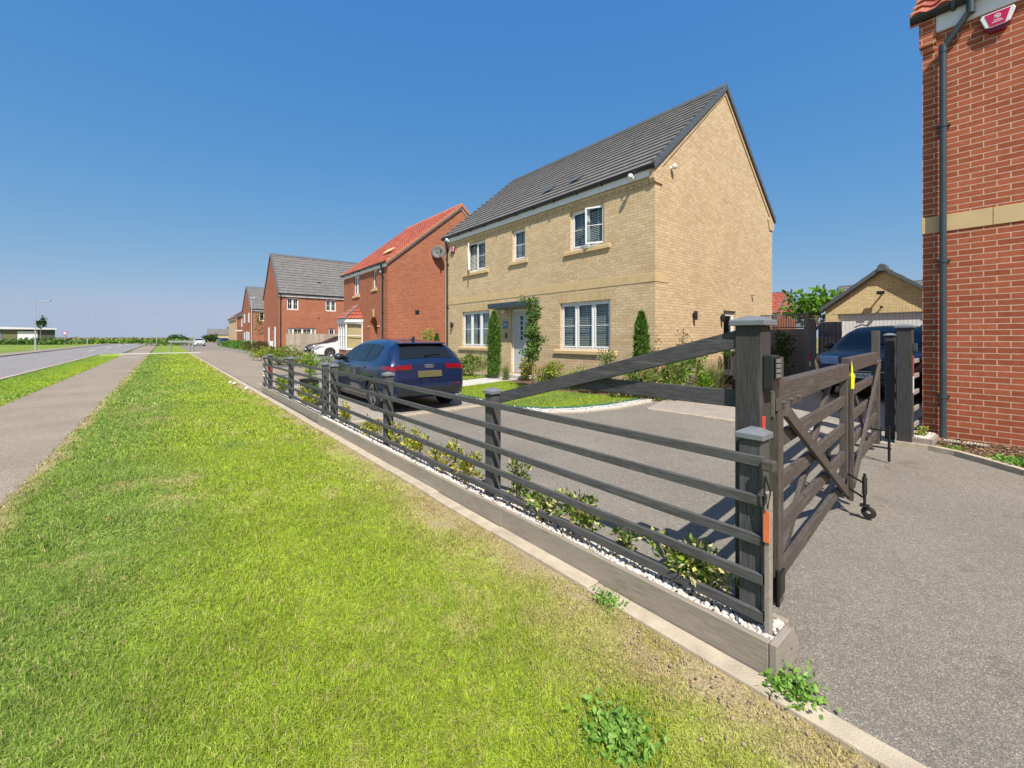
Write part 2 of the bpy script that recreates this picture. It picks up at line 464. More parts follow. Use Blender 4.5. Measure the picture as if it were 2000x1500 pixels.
def sheet(name, polys, mat, dz, kind='structure', step=None):
    """flat polygon(s) in plan draped over the ground at dz above it"""
    import bmesh
    b = bmesh.new()
    for poly in polys:
        vs = [b.verts.new((x, y, 0)) for x, y in poly]
        f = b.faces.new(vs)
        if f.normal.z < 0: f.normal_flip()
    ys = [p[1] for poly in polys for p in poly]
    if max(ys) > 2.6:
        for yy in np.arange(2.6, min(7.8, max(ys)), .5):
            bmesh.ops.bisect_plane(b, geom=b.verts[:] + b.edges[:] + b.faces[:], plane_co=(0, yy, 0), plane_no=(0, 1, 0))
    for v in b.verts: v.co.z = GZ(v.co.y) + dz
    b.normal_update()
    for f in b.faces:
        if f.normal.z < 0: f.normal_flip()
    me = bpy.data.meshes.new(name); b.to_mesh(me); b.free()
    me.materials.append(mat)
    o = bpy.data.objects.new(name, me); col.objects.link(o)
    tag(o, kind=kind)
    return o

def rect(x0, x1, y0, y1): return [(x0, y0), (x1, y0), (x1, y1), (x0, y1)]

# far country: one sheet out to the horizon
def field_mat():
    m, nt, b = nmat('field')
    ob = nd(nt, 'ShaderNodeTexCoord').outputs['Object']
    n = noise(nt, ob, .03, 5); n2 = noise(nt, ob, .8, 4)
    v = ramp(nt, n, [(.38, (.13, .17, .045)), (.5, (.22, .21, .08)), (.62, (.34, .27, .14))])
    v = mix(nt, 1.0, v, ramp(nt, n2, [(.3, (.75, .75, .75)), (.7, (1.2, 1.2, 1.2))]), 'MULTIPLY')
    nt.links.new(v, b.inputs['Base Color']); b.inputs['Roughness'].default_value = 1; b.inputs['Specular IOR Level'].default_value = .1
    return m
MT['field'] = field_mat()
mb = MB(); S = 6000
mb.quad((-S, -S, -.06), (S, -S, -.06), (S, S, -.06), (-S, S, -.06))
g = mb.build('ground', MT['field']); tag(g, kind='structure')

VERGE_X0 = -50.0
def turf_colour(x, y, blade=False):
    """real colour of the turf: greener by the path, lime in the middle, thin and dry towards the edging"""
    n1 = fbm(x, y, 1.6, 3, 6); n2 = fbm(x, y, .45, 11, 6); n3 = fbm(x, y, 6, 21)
    n1 = n1 + (fbm(x, y, 14, 71, 2) - .5) * .45
    s = np.clip(-y, 0, 4)
    near = np.exp(-((x + 1.0) / 5.0) ** 2)
    dry = (1 - sstep(.0, .42 + .5 * near, s + (n1 - .5) * .9)) * .9
    dry = np.maximum(dry, sstep(.56, .76, n1 * .5 + n2 * .25 + n3 * .25) * .6)
    dry = np.maximum(dry, (1 - sstep(0, .22, (3.14 - s) + (n1 - .5) * .35)) * .8)
    green = sstep(1.4, 2.5, s + (n2 - .5) * .9) * .75
    green = np.maximum(green, sstep(.54, .70, fbm(x, y, .8, 31, 6)) * .6 * sstep(.7, 1.3, s))
    deep = np.array([.28, .42, .095]); lime = np.array([.45, .565, .06]); straw = np.array([.66, .56, .27]); earth = np.array([.36, .27, .17])
    c = lime + (deep - lime) * green[:, None]
    c = c + (straw - c) * dry[:, None]
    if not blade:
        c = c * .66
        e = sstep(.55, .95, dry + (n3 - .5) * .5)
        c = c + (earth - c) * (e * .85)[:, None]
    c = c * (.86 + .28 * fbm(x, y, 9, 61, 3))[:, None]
    return c, dry

def turf_sheet(name, x0, x1, y0, y1, step, dz, cf):
    nx, ny = max(2, int((x1 - x0) / step)), max(2, int((y1 - y0) / step))
    X, Y = np.meshgrid(np.linspace(x0, x1, nx), np.linspace(y0, y1, ny), indexing='ij')
    x, y = X.ravel(), Y.ravel()
    z = gz(y) + dz + (fbm(x, y, 3, 5) - .5) * .02
    I = np.arange(nx * ny).reshape(nx, ny)
    F = np.stack([I[:-1, :-1], I[1:, :-1], I[1:, 1:], I[:-1, 1:]], -1).reshape(-1, 4)
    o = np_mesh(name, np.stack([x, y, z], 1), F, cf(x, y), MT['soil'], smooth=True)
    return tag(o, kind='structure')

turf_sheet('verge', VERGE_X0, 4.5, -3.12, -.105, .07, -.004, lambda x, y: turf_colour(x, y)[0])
turf_sheet('verge', -53, 6, -6.35, -4.75, .16, .0, lambda x, y: turf_colour(x, -1.95 + (y + 5.5) * .5)[0] * 1.1)
turf_sheet('verge', -140, -53.6, -2.9, .0, .5, .0, lambda x, y: turf_colour(x * .5, -1.8 + .2 * y)[0] * .85)
turf_sheet('verge', -160, 0, -60, -13.6, 1.2, -.02, lambda x, y: turf_colour(x * .25, -1.9 + .02 * y)[0] * (.55 + .5 * fbm(x, y, .08, 91))[:, None])
sheet('footpath', [rect(-160, 12, -4.75, -3.12)], MT['footpath'], .0)
sheet('road', [[(-260, -5.2), (-51, -5.15), (-42, -6.0), (-30, -6.35), (20, -6.45), (20, -11.75), (-260, -11.75)]], MT['road'], -.006)
sheet('footpath', [rect(-200, 12, -13.6, -11.9)], MT['footpath'], .05)
mb = MB(); mb.box(-200, 12, -11.9, -11.75, -.05, .1); tag(mb.build('kerb', MT['kerb']), kind='structure')
mb = MB(); mb.box(-50, 20, -6.45, -6.33, -.05, .06); tag(mb.build('kerb', MT['kerb']), kind='structure')
sheet('crossing', [rect(-53.5, -50.1, -5.2, .8)], MT['paving'], .004)
mb = MB(); mb.box(-50.1, -49.95, -5.2, .8, -.05, .035); tag(mb.build('kerb', MT['kerb']), kind='structure')
sheet('driveway', [[(-150, .0), (14, .0), (14, 20), (-150, 20)]], MT['tarmac'], -.012)
# paler parking bay in front of the house, side drive up to the garage, neighbours' drive
sheet('driveway', [[(-6.85, .26), (-6.9, 3.7), (-15.2, 3.7), (-15.2, .26)]], MT['tarmac_light'], .0)
sheet('driveway', [[(-4.1, 5.32), (-.45, 5.32), (-.45, 16.1), (-4.6, 16.1), (-4.6, 7.6)]], MT['tarmac_light'], .0)
sheet('driveway', [[(-60, .06), (-13.5, .06), (-13.5, 3.4), (-60, 3.6)]], MT['footpath'], -.004)
sheet('driveway', [[(-36, 3.4), (-25.5, 3.4), (-25.5, 14), (-36, 14)]], MT['tarmac_light'], .0)
# flush edging lines
def edging(pts, wd, z0, z1, name='edging'):
    mb = MB()
    for (x0, y0), (x1, y1) in zip(pts[:-1], pts[1:]):
        mb.bar((x0, y0, GZ(y0) + (z0 + z1) / 2), (x1, y1, GZ(y1) + (z0 + z1) / 2), wd, z1 - z0)
    return tag(mb.build(name, MT['kerb'], bevel=.004), kind='structure')
xs = [9] + [-.95 * i for i in range(-4, 53)]
mb = MB()
for a, b_ in zip(xs[:-1], xs[1:]):
    dy, dz = random.uniform(-.006, .006), random.uniform(-.004, .004)
    mb.box(b_ + .003, a - .003, -.128 + dy, -.026 + dy, -.1, .022 + dz)
tag(mb.build('kerb', MT['kerb'], bevel=.006), kind='structure')
edging([(-6.78, .27), (-6.83, 3.55)], .09, -.05, .012)
edging([(-4.05, 5.33), (-.42, 5.33)], .08, -.05, .012)
RK = [(-.42, 5.37), (-.1, 5.36), (.15, 5.27), (.4, 5.08), (.66, 4.86), (1.0, 4.66), (1.6, 4.45), (2.6, 4.3), (6, 4.2)]
edging(RK, .075, -.06, .05)
# light specks of road paint
sheet('road_marking', [rect(-92, -86, -8.6, -8.45), rect(-112, -106, -8.6, -8.45), rect(-132, -126, -8.6, -8.45), rect(-72, -66, -8.6, -8.45)], MT['paper'], .0)
sheet('road_marking', [rect(-43.0, -42.6, -4.4, -3.6)], MT['paper'], .006)

# ------------------------------------------------------------------ foliage
def leafquads(P, size, pal, wts=None, aspect=.45, nbias=None, bright=.2, dirs=None):
    """one folded leaf per point; returns V, F, C"""
    n = len(P)
    L = size * rng.uniform(.6, 1.3, n)
    if dirs is None:
        d = rng.normal(size=(n, 3))
    else: d = dirs + rng.normal(size=(n, 3)) * .35
    d /= np.linalg.norm(d, axis=1)[:, None]
    nn = rng.normal(size=(n, 3))
    if nbias is not None: nn = nn + np.asarray(nbias)
    s = np.cross(d, nn); s /= np.linalg.norm(s, axis=1)[:, None] + 1e-9
    up = np.cross(s, d)
    Lc = L[:, None]
    a = P; t = P + d * Lc
    mid = P + d * Lc * .5 + up * Lc * .08
    l_ = mid - s * Lc * aspect / 2; r_ = mid + s * Lc * aspect / 2
    V = np.stack([a, r_, t, l_], 1).reshape(-1, 3)
    F = np.arange(4 * n).reshape(n, 4)
    pal = np.array(pal)
    k = rng.choice(len(pal), n, p=wts)
    C = pal[k] * (1 + rng.uniform(-bright, bright, n))[:, None]
    return V, F, np.repeat(C, 4, axis=0)

def cat(*parts):
    V, F, C = [], [], []; o = 0
    for v, f, c in parts:
        V.append(v); F.append(f + o); C.append(c); o += len(v)
    return np.concatenate(V), np.concatenate(F), np.concatenate(C)

def clump_pts(n, r, k, fill=.33, base=.0):
    """points in k clumps scattered through an ellipsoid of radii r (centre at origin)"""
    r = np.array(r)
    c = rng.normal(size=(k, 3)); c /= np.linalg.norm(c, axis=1)[:, None]
    c *= (rng.random(k) ** .45)[:, None] * .82
    i = rng.integers(0, k, n)
    q = rng.normal(size=(n, 3)); q /= np.linalg.norm(q, axis=1)[:, None]
    sz = rng.uniform(.6, 1.25, k) * fill
    p = c[i] + q * (rng.random(n) ** .5 * sz[i])[:, None]
    return p * r, q

GREEN = [(.055, .12, .018), (.085, .17, .025), (.13, .22, .035)]
LIMEG = [(.26, .40, .045), (.35, .47, .06), (.18, .31, .04)]
DEEP = [(.030, .070, .014), (.045, .095, .02), (.065, .12, .028)]
GOLD = [(.70, .64, .07), (.56, .58, .07), (.24, .34, .04), (.78, .70, .18)]
VARIEG = [(.13, .25, .04), (.26, .37, .05), (.62, .60, .18), (.74, .68, .32)]
PHOT = [(.13, .23, .04), (.20, .31, .06), (.30, .39, .11), (.16, .26, .05), (.22, .33, .07), (.30, .17, .07)]

def shrub(name, loc, r, n, size, pal, label, cat_, wts=None, k=14, group=None, aspect=.5, stems=True, bright=.22):
    root = empty(name, loc, random.uniform(0, 6), label, cat_, group)
    P, q = clump_pts(n, r, k)
    P[:, 2] += r[2] * .95
    P[:, 2] = np.maximum(P[:, 2], .02)
    V, F, C = leafquads(P, size, pal, wts, aspect, (0, 0, .6), bright, dirs=q + np.array([0, 0, .35]))
    np_mesh('foliage', V, F, C, MT['leaf'], root)
    if stems:
        mb = MB()
        for i in range(7):
            a = random.uniform(0, 6.28); rr = random.uniform(.2, .7)
            mb.tube([(0, 0, -.03), (rr * .4 * r[0] * math.cos(a), rr * .4 * r[1] * math.sin(a), r[2] * .7), (rr * r[0] * math.cos(a), rr * r[1] * math.sin(a), r[2] * 1.4)], .012 + .01 * r[2], 5, r1=.004)
        mb.build('stem', MT['bark'], root, smooth=True)
    return root

def blades(P, h, w, pal, lean=.35, wts=None, bright=.2):
    """grass blades: thin bent strips (quad) from each point"""
    n = len(P)
    H = h * rng.uniform(.6, 1.25, n)
    a = rng.uniform(0, 2 * np.pi, n)
    ld = np.stack([np.cos(a), np.sin(a), np.zeros(n)], 1)
    b = a + rng.uniform(-1, 1, n) + np.pi / 2
    sd = np.stack([np.cos(b), np.sin(b), np.zeros(n)], 1)
    ln = np.abs(rng.normal(size=n)) * lean
    up = np.array([0, 0, 1.])
    W = w * rng.uniform(.7, 1.2, n)
    base = P
    mid = P + up * (H * .6)[:, None] + ld * (H * ln * .4)[:, None]
    tip = P + up * (H * np.maximum(.25, 1 - .3 * ln))[:, None] + ld * (H * ln * 1.1)[:, None]
    Wc = W[:, None]
    V = np.stack([base - sd * Wc / 2, base + sd * Wc / 2, mid + sd * Wc * .42, mid - sd * Wc * .42, tip + sd * Wc * .1, tip - sd * Wc * .1], 1)
    i6 = 6 * np.arange(n)[:, None]
    F = np.concatenate([i6 + np.array([[0, 1, 2, 3]]), i6 + np.array([[3, 2, 4, 5]])])
    pal = np.array(pal)
    if pal.ndim == 2 and len(pal) == n: C = pal
    else: C = pal[rng.choice(len(pal), n, p=wts)]
    C = C * (1 + rng.uniform(-bright, bright, n))[:, None]
    return V.reshape(-1, 3), F, np.repeat(C, 6, axis=0)

# ------------------------------------------------------------------ turf blades on the verge
def verge_blades():
    parts = []
    cx, cy = camo.location.x, camo.location.y
    rings = [(0, 2.6, 27000, .032, .0034, .75), (2.6, 4.2, 15000, .033, .0044, .75), (4.2, 7, 6500, .036, .0068, .75), (7, 12, 1900, .043, .013, .7), (12, 22, 520, .048, .026, .6), (22, 51, 110, .055, .058, .5)]
    for r0, r1, den, h, wd, lean in rings:
        x0, x1 = max(-r1 + cx, VERGE_X0), min(r1 + cx, 4.3)
        n = int((x1 - x0) * 3.0 * den)
        x = rng.uniform(x0, x1, n); y = rng.uniform(-3.16, -.09, n)
        d = np.hypot(x - cx, y - cy)
        # behind the viewer only thin turf
        fwd = (x - cx) * -.772 + (y - cy) * .636
        k = (d >= r0) & (d < r1) & ((fwd > .6) | (rng.random(n) < .12))
        x, y = x[k], y[k]
        c, dry = turf_colour(x, y, True)
        n3 = fbm(x, y, 5, 41)
        k = rng.random(len(x)) > sstep(.5, 1.05, dry + (n3 - .5) * 1.3) * .85
        x, y, c, dry = x[k], y[k], c[k], dry[k]
        st = rng.random(len(x)) < .11 + .25 * dry
        c[st] = np.array([.62, .51, .25])
        dk = rng.random(len(x)) < .12
        c[dk] *= .6
        P = np.stack([x, y, np.full(len(x), -.008)], 1)
        tall = 1 + .5 * (fbm(x, y, 3.0, 51) - .5) * 2
        parts.append(blades(P, h * tall * (1 - .45 * dry), wd, c, lean, bright=.42))
    # cut clippings lying on top
    n = 2600
    x = rng.uniform(-5, 2.2, n); y = rng.uniform(-3.0, -.3, n)
    P = np.stack([x, y, np.full(n, .022)], 1)
    d = np.stack([rng.normal(size=n), rng.normal(size=n), rng.normal(size=n) * .12], 1)
    V, F, C = leafquads(P, .024, [(.58, .50, .28), (.40, .38, .14), (.48, .40, .22)], aspect=.075, dirs=d, nbias=(0, 0, 2))
    V, F4, C2 = V, F, C
    o = np_mesh('grass_clippings', V, F4, C2, MT['grass']); tag(o, kind='stuff')
    V, F, C = cat(*parts)
    o = np_mesh('grass', V, F, C, MT['grass']); tag(o, 'short mown grass of the roadside verge, green and straw coloured', 'grass', kind='stuff')
verge_blades()

def strip_blades(name, x0, x1, y0, y1, den, h, wd, label, yf, mask=None, pal=None):
    n = int((x1 - x0) * (y1 - y0) * den)
    x = rng.uniform(x0, x1, n); y = rng.uniform(y0, y1, n)
    if mask is not None:
        k = mask(x, y); x, y = x[k], y[k]
    c, dry = turf_colour(x, yf(x, y), True)
    if pal is not None: c = c * 0 + np.array(pal)[rng.integers(0, len(pal), len(x))]
    V, F, C = blades(np.stack([x, y, gz(y)], 1), h, wd, c, .7, bright=.3)
    o = np_mesh(name, V, F, C, MT['grass']); tag(o, label, 'grass', kind='stuff')
strip_blades('grass', -45, -2, -6.32, -4.72, 600, .055, .022, 'short grass between the footpath and the road', lambda x, y: -1.95 + (y + 5.5) * .5)

# ------------------------------------------------------------------ planters, fence, gates along the verge
def planter(name, x0, x1, y0, y1, h, label, joints=(), endcap=True):
    root = empty(name, (x1, y0, 0), 0, label, 'planter')
    L = x1 - x0; W = y1 - y0
    js = [0] + list(joints) + [L]
    for a, b_ in zip(js[:-1], js[1:]):
        mb = MB(); mb.box(-b_ + .0015, -a - .0015 - (.032 if a == 0 and endcap else 0), 0, .032, 0, h + random.uniform(-.002, .002))
        mb.build('front_board', MT['sleeper'], root, bevel=.004)
    mb = MB(); mb.box(-L, -.033, W - .032, W, 0, h - .004); mb.build('back_board', MT['sleeper'], root, bevel=.004)
    mb = MB(); mb.prism([(-.002, 0), (-.002, h + .003), (W * .72, h + .003), (W + .003, h * .62), (W + .003, 0)], 'x', -.031, .0)
    mb.build('end_board', MT['sleeper_y'], root, bevel=.004)
    mb = MB(); mb.box(-L, -L + .042, .043, W - .043, 0, h - .006); mb.build('end_board', MT['sleeper_y'], root, bevel=.004)
    if endcap:
        for yy in (.06, .17):
            mb = MB(); mb.tube([(-.001, yy, h * .5), (.004, yy, h * .5)], .006, 8); mb.build('screw', MT['steel'], root)
    return root
planter('long_planter', -6.9, -.006, -.023, .228, .160, 'long grey stained timber planter under the near half of the fence, beside the gate post', joints=(1.9, 4.9))
planter('long_planter', -12.6, -6.94, .035, .29, .15, 'grey timber planter under the far half of the fence, beyond the kink', joints=(2.6,), endcap=False)
planter('short_planter', -.36, -.36 + .30, 5.36, 5.98, .20, 'small dark timber planter between the gate post and the red brick wall', endcap=False)

def pebbles(name, boxes, label, base=(.70, .66, .60), mname='white_stone'):
    """white decorative stones: squashed icosahedra"""
    t = (1 + 5 ** .5) / 2
    ico = np.array([(-1, t, 0), (1, t, 0), (-1, -t, 0), (1, -t, 0), (0, -1, t), (0, 1, t), (0, -1, -t), (0, 1, -t), (t, 0, -1), (t, 0, 1), (-t, 0, -1), (-t, 0, 1)]) / 1.9
    fc = np.array([(0, 11, 5), (0, 5, 1), (0, 1, 7), (0, 7, 10), (0, 10, 11), (1, 5, 9), (5, 11, 4), (11, 10, 2), (10, 7, 6), (7, 1, 8), (3, 9, 4), (3, 4, 2), (3, 2, 6), (3, 6, 8), (3, 8, 9), (4, 9, 5), (2, 4, 11), (6, 2, 10), (8, 6, 7), (9, 8, 1)])
    V, F, C = [], [], []; o = 0
    for x0, x1, y0, y1, z, n, sz in boxes:
        P = np.stack([rng.uniform(x0, x1, n), rng.uniform(y0, y1, n), z + rng.uniform(-.012, .010, n)], 1)
        s = sz * rng.uniform(.6, 1.35, (n, 1, 1)) * rng.uniform(.6, 1.2, (n, 1, 3))
        M = rng.normal(size=(n, 3, 3)); Q, _ = np.linalg.qr(M)
        v = np.einsum('nij,kj->nki', Q, ico) * s + P[:, None] + 0
        V.append(v.reshape(-1, 3)); F.append((fc[None] + 12 * np.arange(n)[:, None, None]).reshape(-1, 3) + o); o += 12 * n
        c = np.array(base) * rng.uniform(.6 if base[0] < .6 else .72, 1.12, (n, 1))
        pk = rng.random(n) < .12; c[pk] *= np.array([.95, .78, .68])
        C.append(np.repeat(c, 12, axis=0))
    m, nt, b = nmat(mname)
    at = nd(nt, 'ShaderNodeVertexColor'); at.layer_name = 'Col'; nt.links.new(at.outputs[0], b.inputs['Base Color']); b.inputs['Roughness'].default_value = .8
    o_ = np_mesh(name, np.concatenate(V), np.concatenate(F), np.concatenate(C), m, smooth=True)
    return tag(o_, label, 'gravel', kind='stuff')
mb = MB(); mb.box(-6.86, -.038, .010, .195, .02, .128); mb.box(-12.5, -6.99, .078, .247, .02, .115); mb.box(-.3, -.1, 5.41, 5.93, .1, .175)
tag(mb.build('planter_soil', MT['mulch']), 'dark soil under the white stones in the planters', 'soil', kind='stuff')
pebbles('gravel', [(-.95, -.040, .012, .194, .140, 900, .0125), (-2.6, -.95, .012, .194, .138, 1300, .0115), (-4.5, -2.6, .012, .194, .138, 1100, .014), (-6.85, -4.5, .012, .194, .138, 1100, .016), (-12.5, -7, .085, .245, .122, 1700, .02), (-.3, -.1, 5.42, 5.92, .183, 160, .016)], 'white decorative stones filling the planters along the fence')

pebbles('soil_crumbs', [(-3.5, 1.6, -.30, -.125, .0, 520, .006), (-1.2, 1.8, -.55, -.125, .0, 420, .007), (-9, -3.5, -.24, -.125, .0, 380, .009), (-5.3, -3.2, -3.16, -3.02, .0, 200, .006)], 'crumbs of dry soil and grit along the edges of the verge', (.36, .28, .19), 'dry_soil')

def post_with_cap(root, x, y, wd, z0, z1, mat, capmat, over=.014, name='post', low=False):
    mb = MB(); mb.box(-wd / 2, wd / 2, -wd / 2, wd / 2, 0, z1 - z0)
    p = mb.build(name, MT[mat], root, loc=(x, y, z0), bevel=.004)
    h = wd / 2 + over; q = wd * .22
    mb = MB()
    t = .012 if low else .026
    vs = [(-h, -h, 0), (h, -h, 0), (h, h, 0), (-h, h, 0), (-h, -h, t), (h, -h, t), (h, h, t), (-h, h, t), (-q, -q, t + .022), (q, -q, t + .022), (q, q, t + .022), (-q, q, t + .022)]
    mb.add(vs, [(3, 2, 1, 0), (0, 1, 5, 4), (1, 2, 6, 5), (2, 3, 7, 6), (3, 0, 4, 7), (4, 5, 9, 8), (5, 6, 10, 9), (6, 7, 11, 10), (7, 4, 8, 11), (8, 9, 10, 11)])
    mb.build('post_cap', MT[capmat], p, loc=(0, 0, z1 - z0 + .001), bevel=.003)
    return p

def rail_run(root, xs, y, zs, h, t):
    """five rails, each a board with a slight sag and a nail head at the posts"""
    for z in zs:
        mb = MB()
        n = len(xs)
        for i in range(n - 1):
            mb.bar((xs[i], y, z[i]), (xs[i + 1], y, z[i + 1]), t, h)
        mb.build('rail', MT['paint_black'], root, bevel=.003)

# near half of the fence
fence = empty('rail_fence', (0, 0, 0), 0, 'near half of the black five rail fence, grey capped posts and tall gate post', 'fence')
NP = [-.152, -2.2, -4.36, -6.52]
for i, x in enumerate(NP):
    post_with_cap(fence, x, .122, .096, .05, 1.0, 'paint_grey_z', 'cap_grey')
mbx = MB(); mbx.box(-.048, .048, -.048, .048, 0, .95)
RZ = [.912, .733, .555, .380, .212]
rail_run(fence, [-6.92, -4.36, -2.2, -.088], .060, [[z + .022, z + .014, z + .008, z - .002] for z in RZ], .046, .024)
# upright batten closing the rail ends, with an orange reflector
mb = MB(); mb.box(-.080, -.058, .044, .084, .10, .78); mb.build('batten', MT['sleeper_y'], fence, bevel=.003)
mb = MB(); mb.box(-.083, -.055, .037, .0435, .56, .70); mb.build('reflector', MT['orange_reflect'], fence, bevel=.002)
mb = MB(); mb.tube([(-.07, .03, .86), (-.05, .03, .79), (-.06, .028, .72), (-.075, .03, .78), (-.07, .03, .86)], .004, 6)
mb.build('gate_latch', MT['dark_steel'], fence, bevel=.002)
mb = MB(); mb.box(-.086, -.036, .022, .07, .88, .925); mb.build('latch_block', MT['gate_brown'], fence, bevel=.004)
# tall gate post, sloping board and level board above the rails
bp = post_with_cap(fence, -.21, .262, .122, .0, 1.53, 'paint_black_z', 'cap_grey', over=.022)
mb = MB(); mb.bar((-2.16, .17, .965), (-.265, .225, 1.465), .034, .088); mb.build('sloping_board', MT['paint_black'], fence, bevel=.004)
mb = MB(); mb.bar((-1.45, .222, 1.157), (-.272, .262, 1.157), .03, .088); mb.build('level_board', MT['paint_black'], fence, bevel=.004)
mb = MB(); mb.box(-.1485, -.143, .205, .24, .86, 1.09); mb.build('reflector', MT['red_reflect'], fence, bevel=.002)
mb = MB(); mb.box(-.1485, -.143, .205, .24, .70, .857); mb.build('reflector', MT['cream_reflect'], fence, bevel=.002)
# entry keypad on the tall post
kp = empty('entry_keypad', (-.148, .255, 1.22), 0, 'small dark entry keypad box fixed high on the tall gate post', 'keypad')
mb = MB(); mb.box(0, .048, -.042, .042, 0, .165); mb.build('case', MT['black_plastic'], kp, bevel=.006)
mb = MB(); mb.box(.0525, .0545, -.036, .036, .05, .155); mb.build('face_plate', MT['black_plastic'], kp)
mb = MB()
for i in range(3):
    for j in range(4): mb.box(.0548, .058, -.030 + .021 * i, -.012 + .021 * i, .058 + .024 * j, .076 + .024 * j)
mb.build('keys', MT['lead'], kp, bevel=.002)

# far half of the fence
fence2 = empty('rail_fence', (0, 0, 0), 0, 'far half of the black rail fence, beyond the kink, ending at the striped end board', 'fence')
for x in (-7.05, -9.6, -11.97):
    post_with_cap(fence2, x, .135, .096, .05, 1.0, 'paint_grey_z', 'cap_grey')
rail_run(fence2, [-12.6, -9.6, -7.0], .075, [[z + .02, z + .015, z + .01] for z in RZ], .046, .024)
mb = MB(); mb.box(-12.64, -12.60, .05, .17, .0, .98); mb.build('end_board', MT['sleeper_y'], fence2, bevel=.003)
for z0, z1, m_ in ((.48, .62, 'paper'), (.34, .46, 'paper')):
    mb = MB(); mb.box(-12.598, -12.592, .06, .12, z0, z1); mb.build('reflector', MT[m_], fence2)
mb = MB(); mb.box(-11.918, -11.912, .10, .17, .56, .74); mb.build('reflector', MT['red_reflect'], fence2)

# the pair of five bar gates closing the drive
GA = math.atan2(4.55, -.365)
def gate_leaf(name, loc, L, label, flip=False):
    """local x runs from the hinge (0) to the meeting end (L); -y faces the street end"""
    g = empty(name, loc, GA if not flip else GA + math.pi, label, 'gate', 'pair of five bar gates')
    sy = -1 if not flip else 1           # side that faces the viewer
    def Y(a, b): return (min(sy * a, sy * b), max(sy * a, sy * b))
    mb = MB(); mb.box(0, .085, -.04, .04, 0, 1.28 if not flip else 1.42); mb.build('heel_stile', MT['gate_brown_z'], g, loc=(0, 0, .09), bevel=.005)
    mb = MB(); mb.box(0, .07, -.028, .028, 0, 1.02); mb.build('meeting_stile', MT['gate_brown_z'], g, loc=(L - .07, 0, .08), bevel=.004)
    mb = MB(); mb.box(.087, L - .002, -.034, .034, -.066, .066); mb.build('top_rail', MT['gate_brown'], g, loc=(0, 0, 1.175), bevel=.006)
    for z in (.92, .68, .44, .20):
        mb = MB(); mb.box(.0865 if not flip else -.07, L - .072, -.014, .014, -.042, .042); mb.build('rail', MT['gate_brown'], g, loc=(0, 0, z), bevel=.003)
    a = Y(.030, .056)
    mb = MB(); mb.bar((.10, (a[0] + a[1]) / 2, 1.09), (L - .08, (a[0] + a[1]) / 2, .10), .026, .07); mb.build('front_brace', MT['gate_brown'], g, bevel=.003)
    a = Y(-.056, -.030)
    mb = MB(); mb.bar((L - .42, (a[0] + a[1]) / 2, 1.10), (.30, (a[0] + a[1]) / 2, .12), .026, .07); mb.build('back_brace', MT['gate_brown'], g, bevel=.003)
    # strap hinge with bolts
    a = Y(.0345, .041)
    mb = MB(); mb.box(-.05, .46, a[0], a[1], 1.10, 1.165)
    mb.tube([(-.05, sy * .02, 1.07), (-.05, sy * .02, 1.2)], .014, 8); hs = mb.build('strap_hinge', MT['gate_brown'], g, bevel=.002)
    for x in (.06, .22, .38):
        mb = MB(); mb.tube([(x, sy * .041, 1.135), (x, sy * .055, 1.135)], .010, 8); mb.build('bolt', MT['steel'], hs)
    for x, z in ((.14, 1.05), (.45, .74), (.72, .49), (1.2, .27), (.9, .92), (1.5, .68)):
        mb = MB(); mb.tube([(x * L / 2.4, sy * .013, z), (x * L / 2.4, sy * .022, z)], .007, 8); mb.build('coach_bolt', MT['steel'], g)
    mb = MB(); mb.box(-.02, .07, sy * .045 - .005, sy * .045 + .005, .15, .27); mb.tube([(-.03, sy * .04, .11), (-.03, sy * .04, .29)], .010, 8); mb.build('bottom_hinge', MT['dark_steel'], g)
    # sprung wheel on a bracket at the meeting end
    wx = L - .26; so_ = sy if not flip else -sy
    wr = MB()
    for z in (.16, .28): wr.bar((L - .05, so_ * .03, z), (wx, so_ * .165, z), .012, .012)
    wr.tube([(wx, so_ * .165, .08), (wx, so_ * .165, .36)], .010, 8)
    for k in range(9): wr.lathe([(.016, .19 + k * .016), (.019, .196 + k * .016), (.016, .202 + k * .016)], 10, (wx, so_ * .165, 0))
    wr.box(wx - .035, wx + .035, so_ * .165 - .03, so_ * .165 + .03, .095, .105)
    sp = wr.build('wheel_bracket', MT['dark_steel'], g)
    wh = MB(); wh.lathe([(.016, -.013), (.038, -.015), (.047, -.011), (.050, 0), (.047, .011), (.038, .015), (.016, .013)], 20, (wx, so_ * .19, .05), 'x')
    wh.build('wheel', MT['rubber'], sp, smooth=True)
    return g
g1 = gate_leaf('field_gate', (-.178, .40, 0), 2.25, 'brown weathered five bar gate leaf hung on the tall post with the keypad')
g2 = gate_leaf('field_gate', (-.540, 4.95, .05), 2.28, 'brown five bar gate leaf hung on the far post beside the red brick house', flip=True)
# pale meeting board with a yellow tip
mp = empty('meeting_board', (-.315, 2.675, 0), GA, 'thin pale upright board with a yellow pointed top where the two gate leaves meet', 'board')
mb = MB(); mb.prism([(-.022, 0.03), (.022, .03), (.022, 1.02), (-.022, 1.02)], 'y', -.015, .015); mb.build('board', MT['gate_brown_z'], mp, bevel=.003)
mb = MB(); mb.lathe([(0, 1.021), (.018, 1.021), (.022, 1.12), (.026, 1.13), (.011, 1.165), (.0105, 1.19), (0, 1.275)], 4); mb.build('tip', MT['yellow'], mp, bevel=.003)
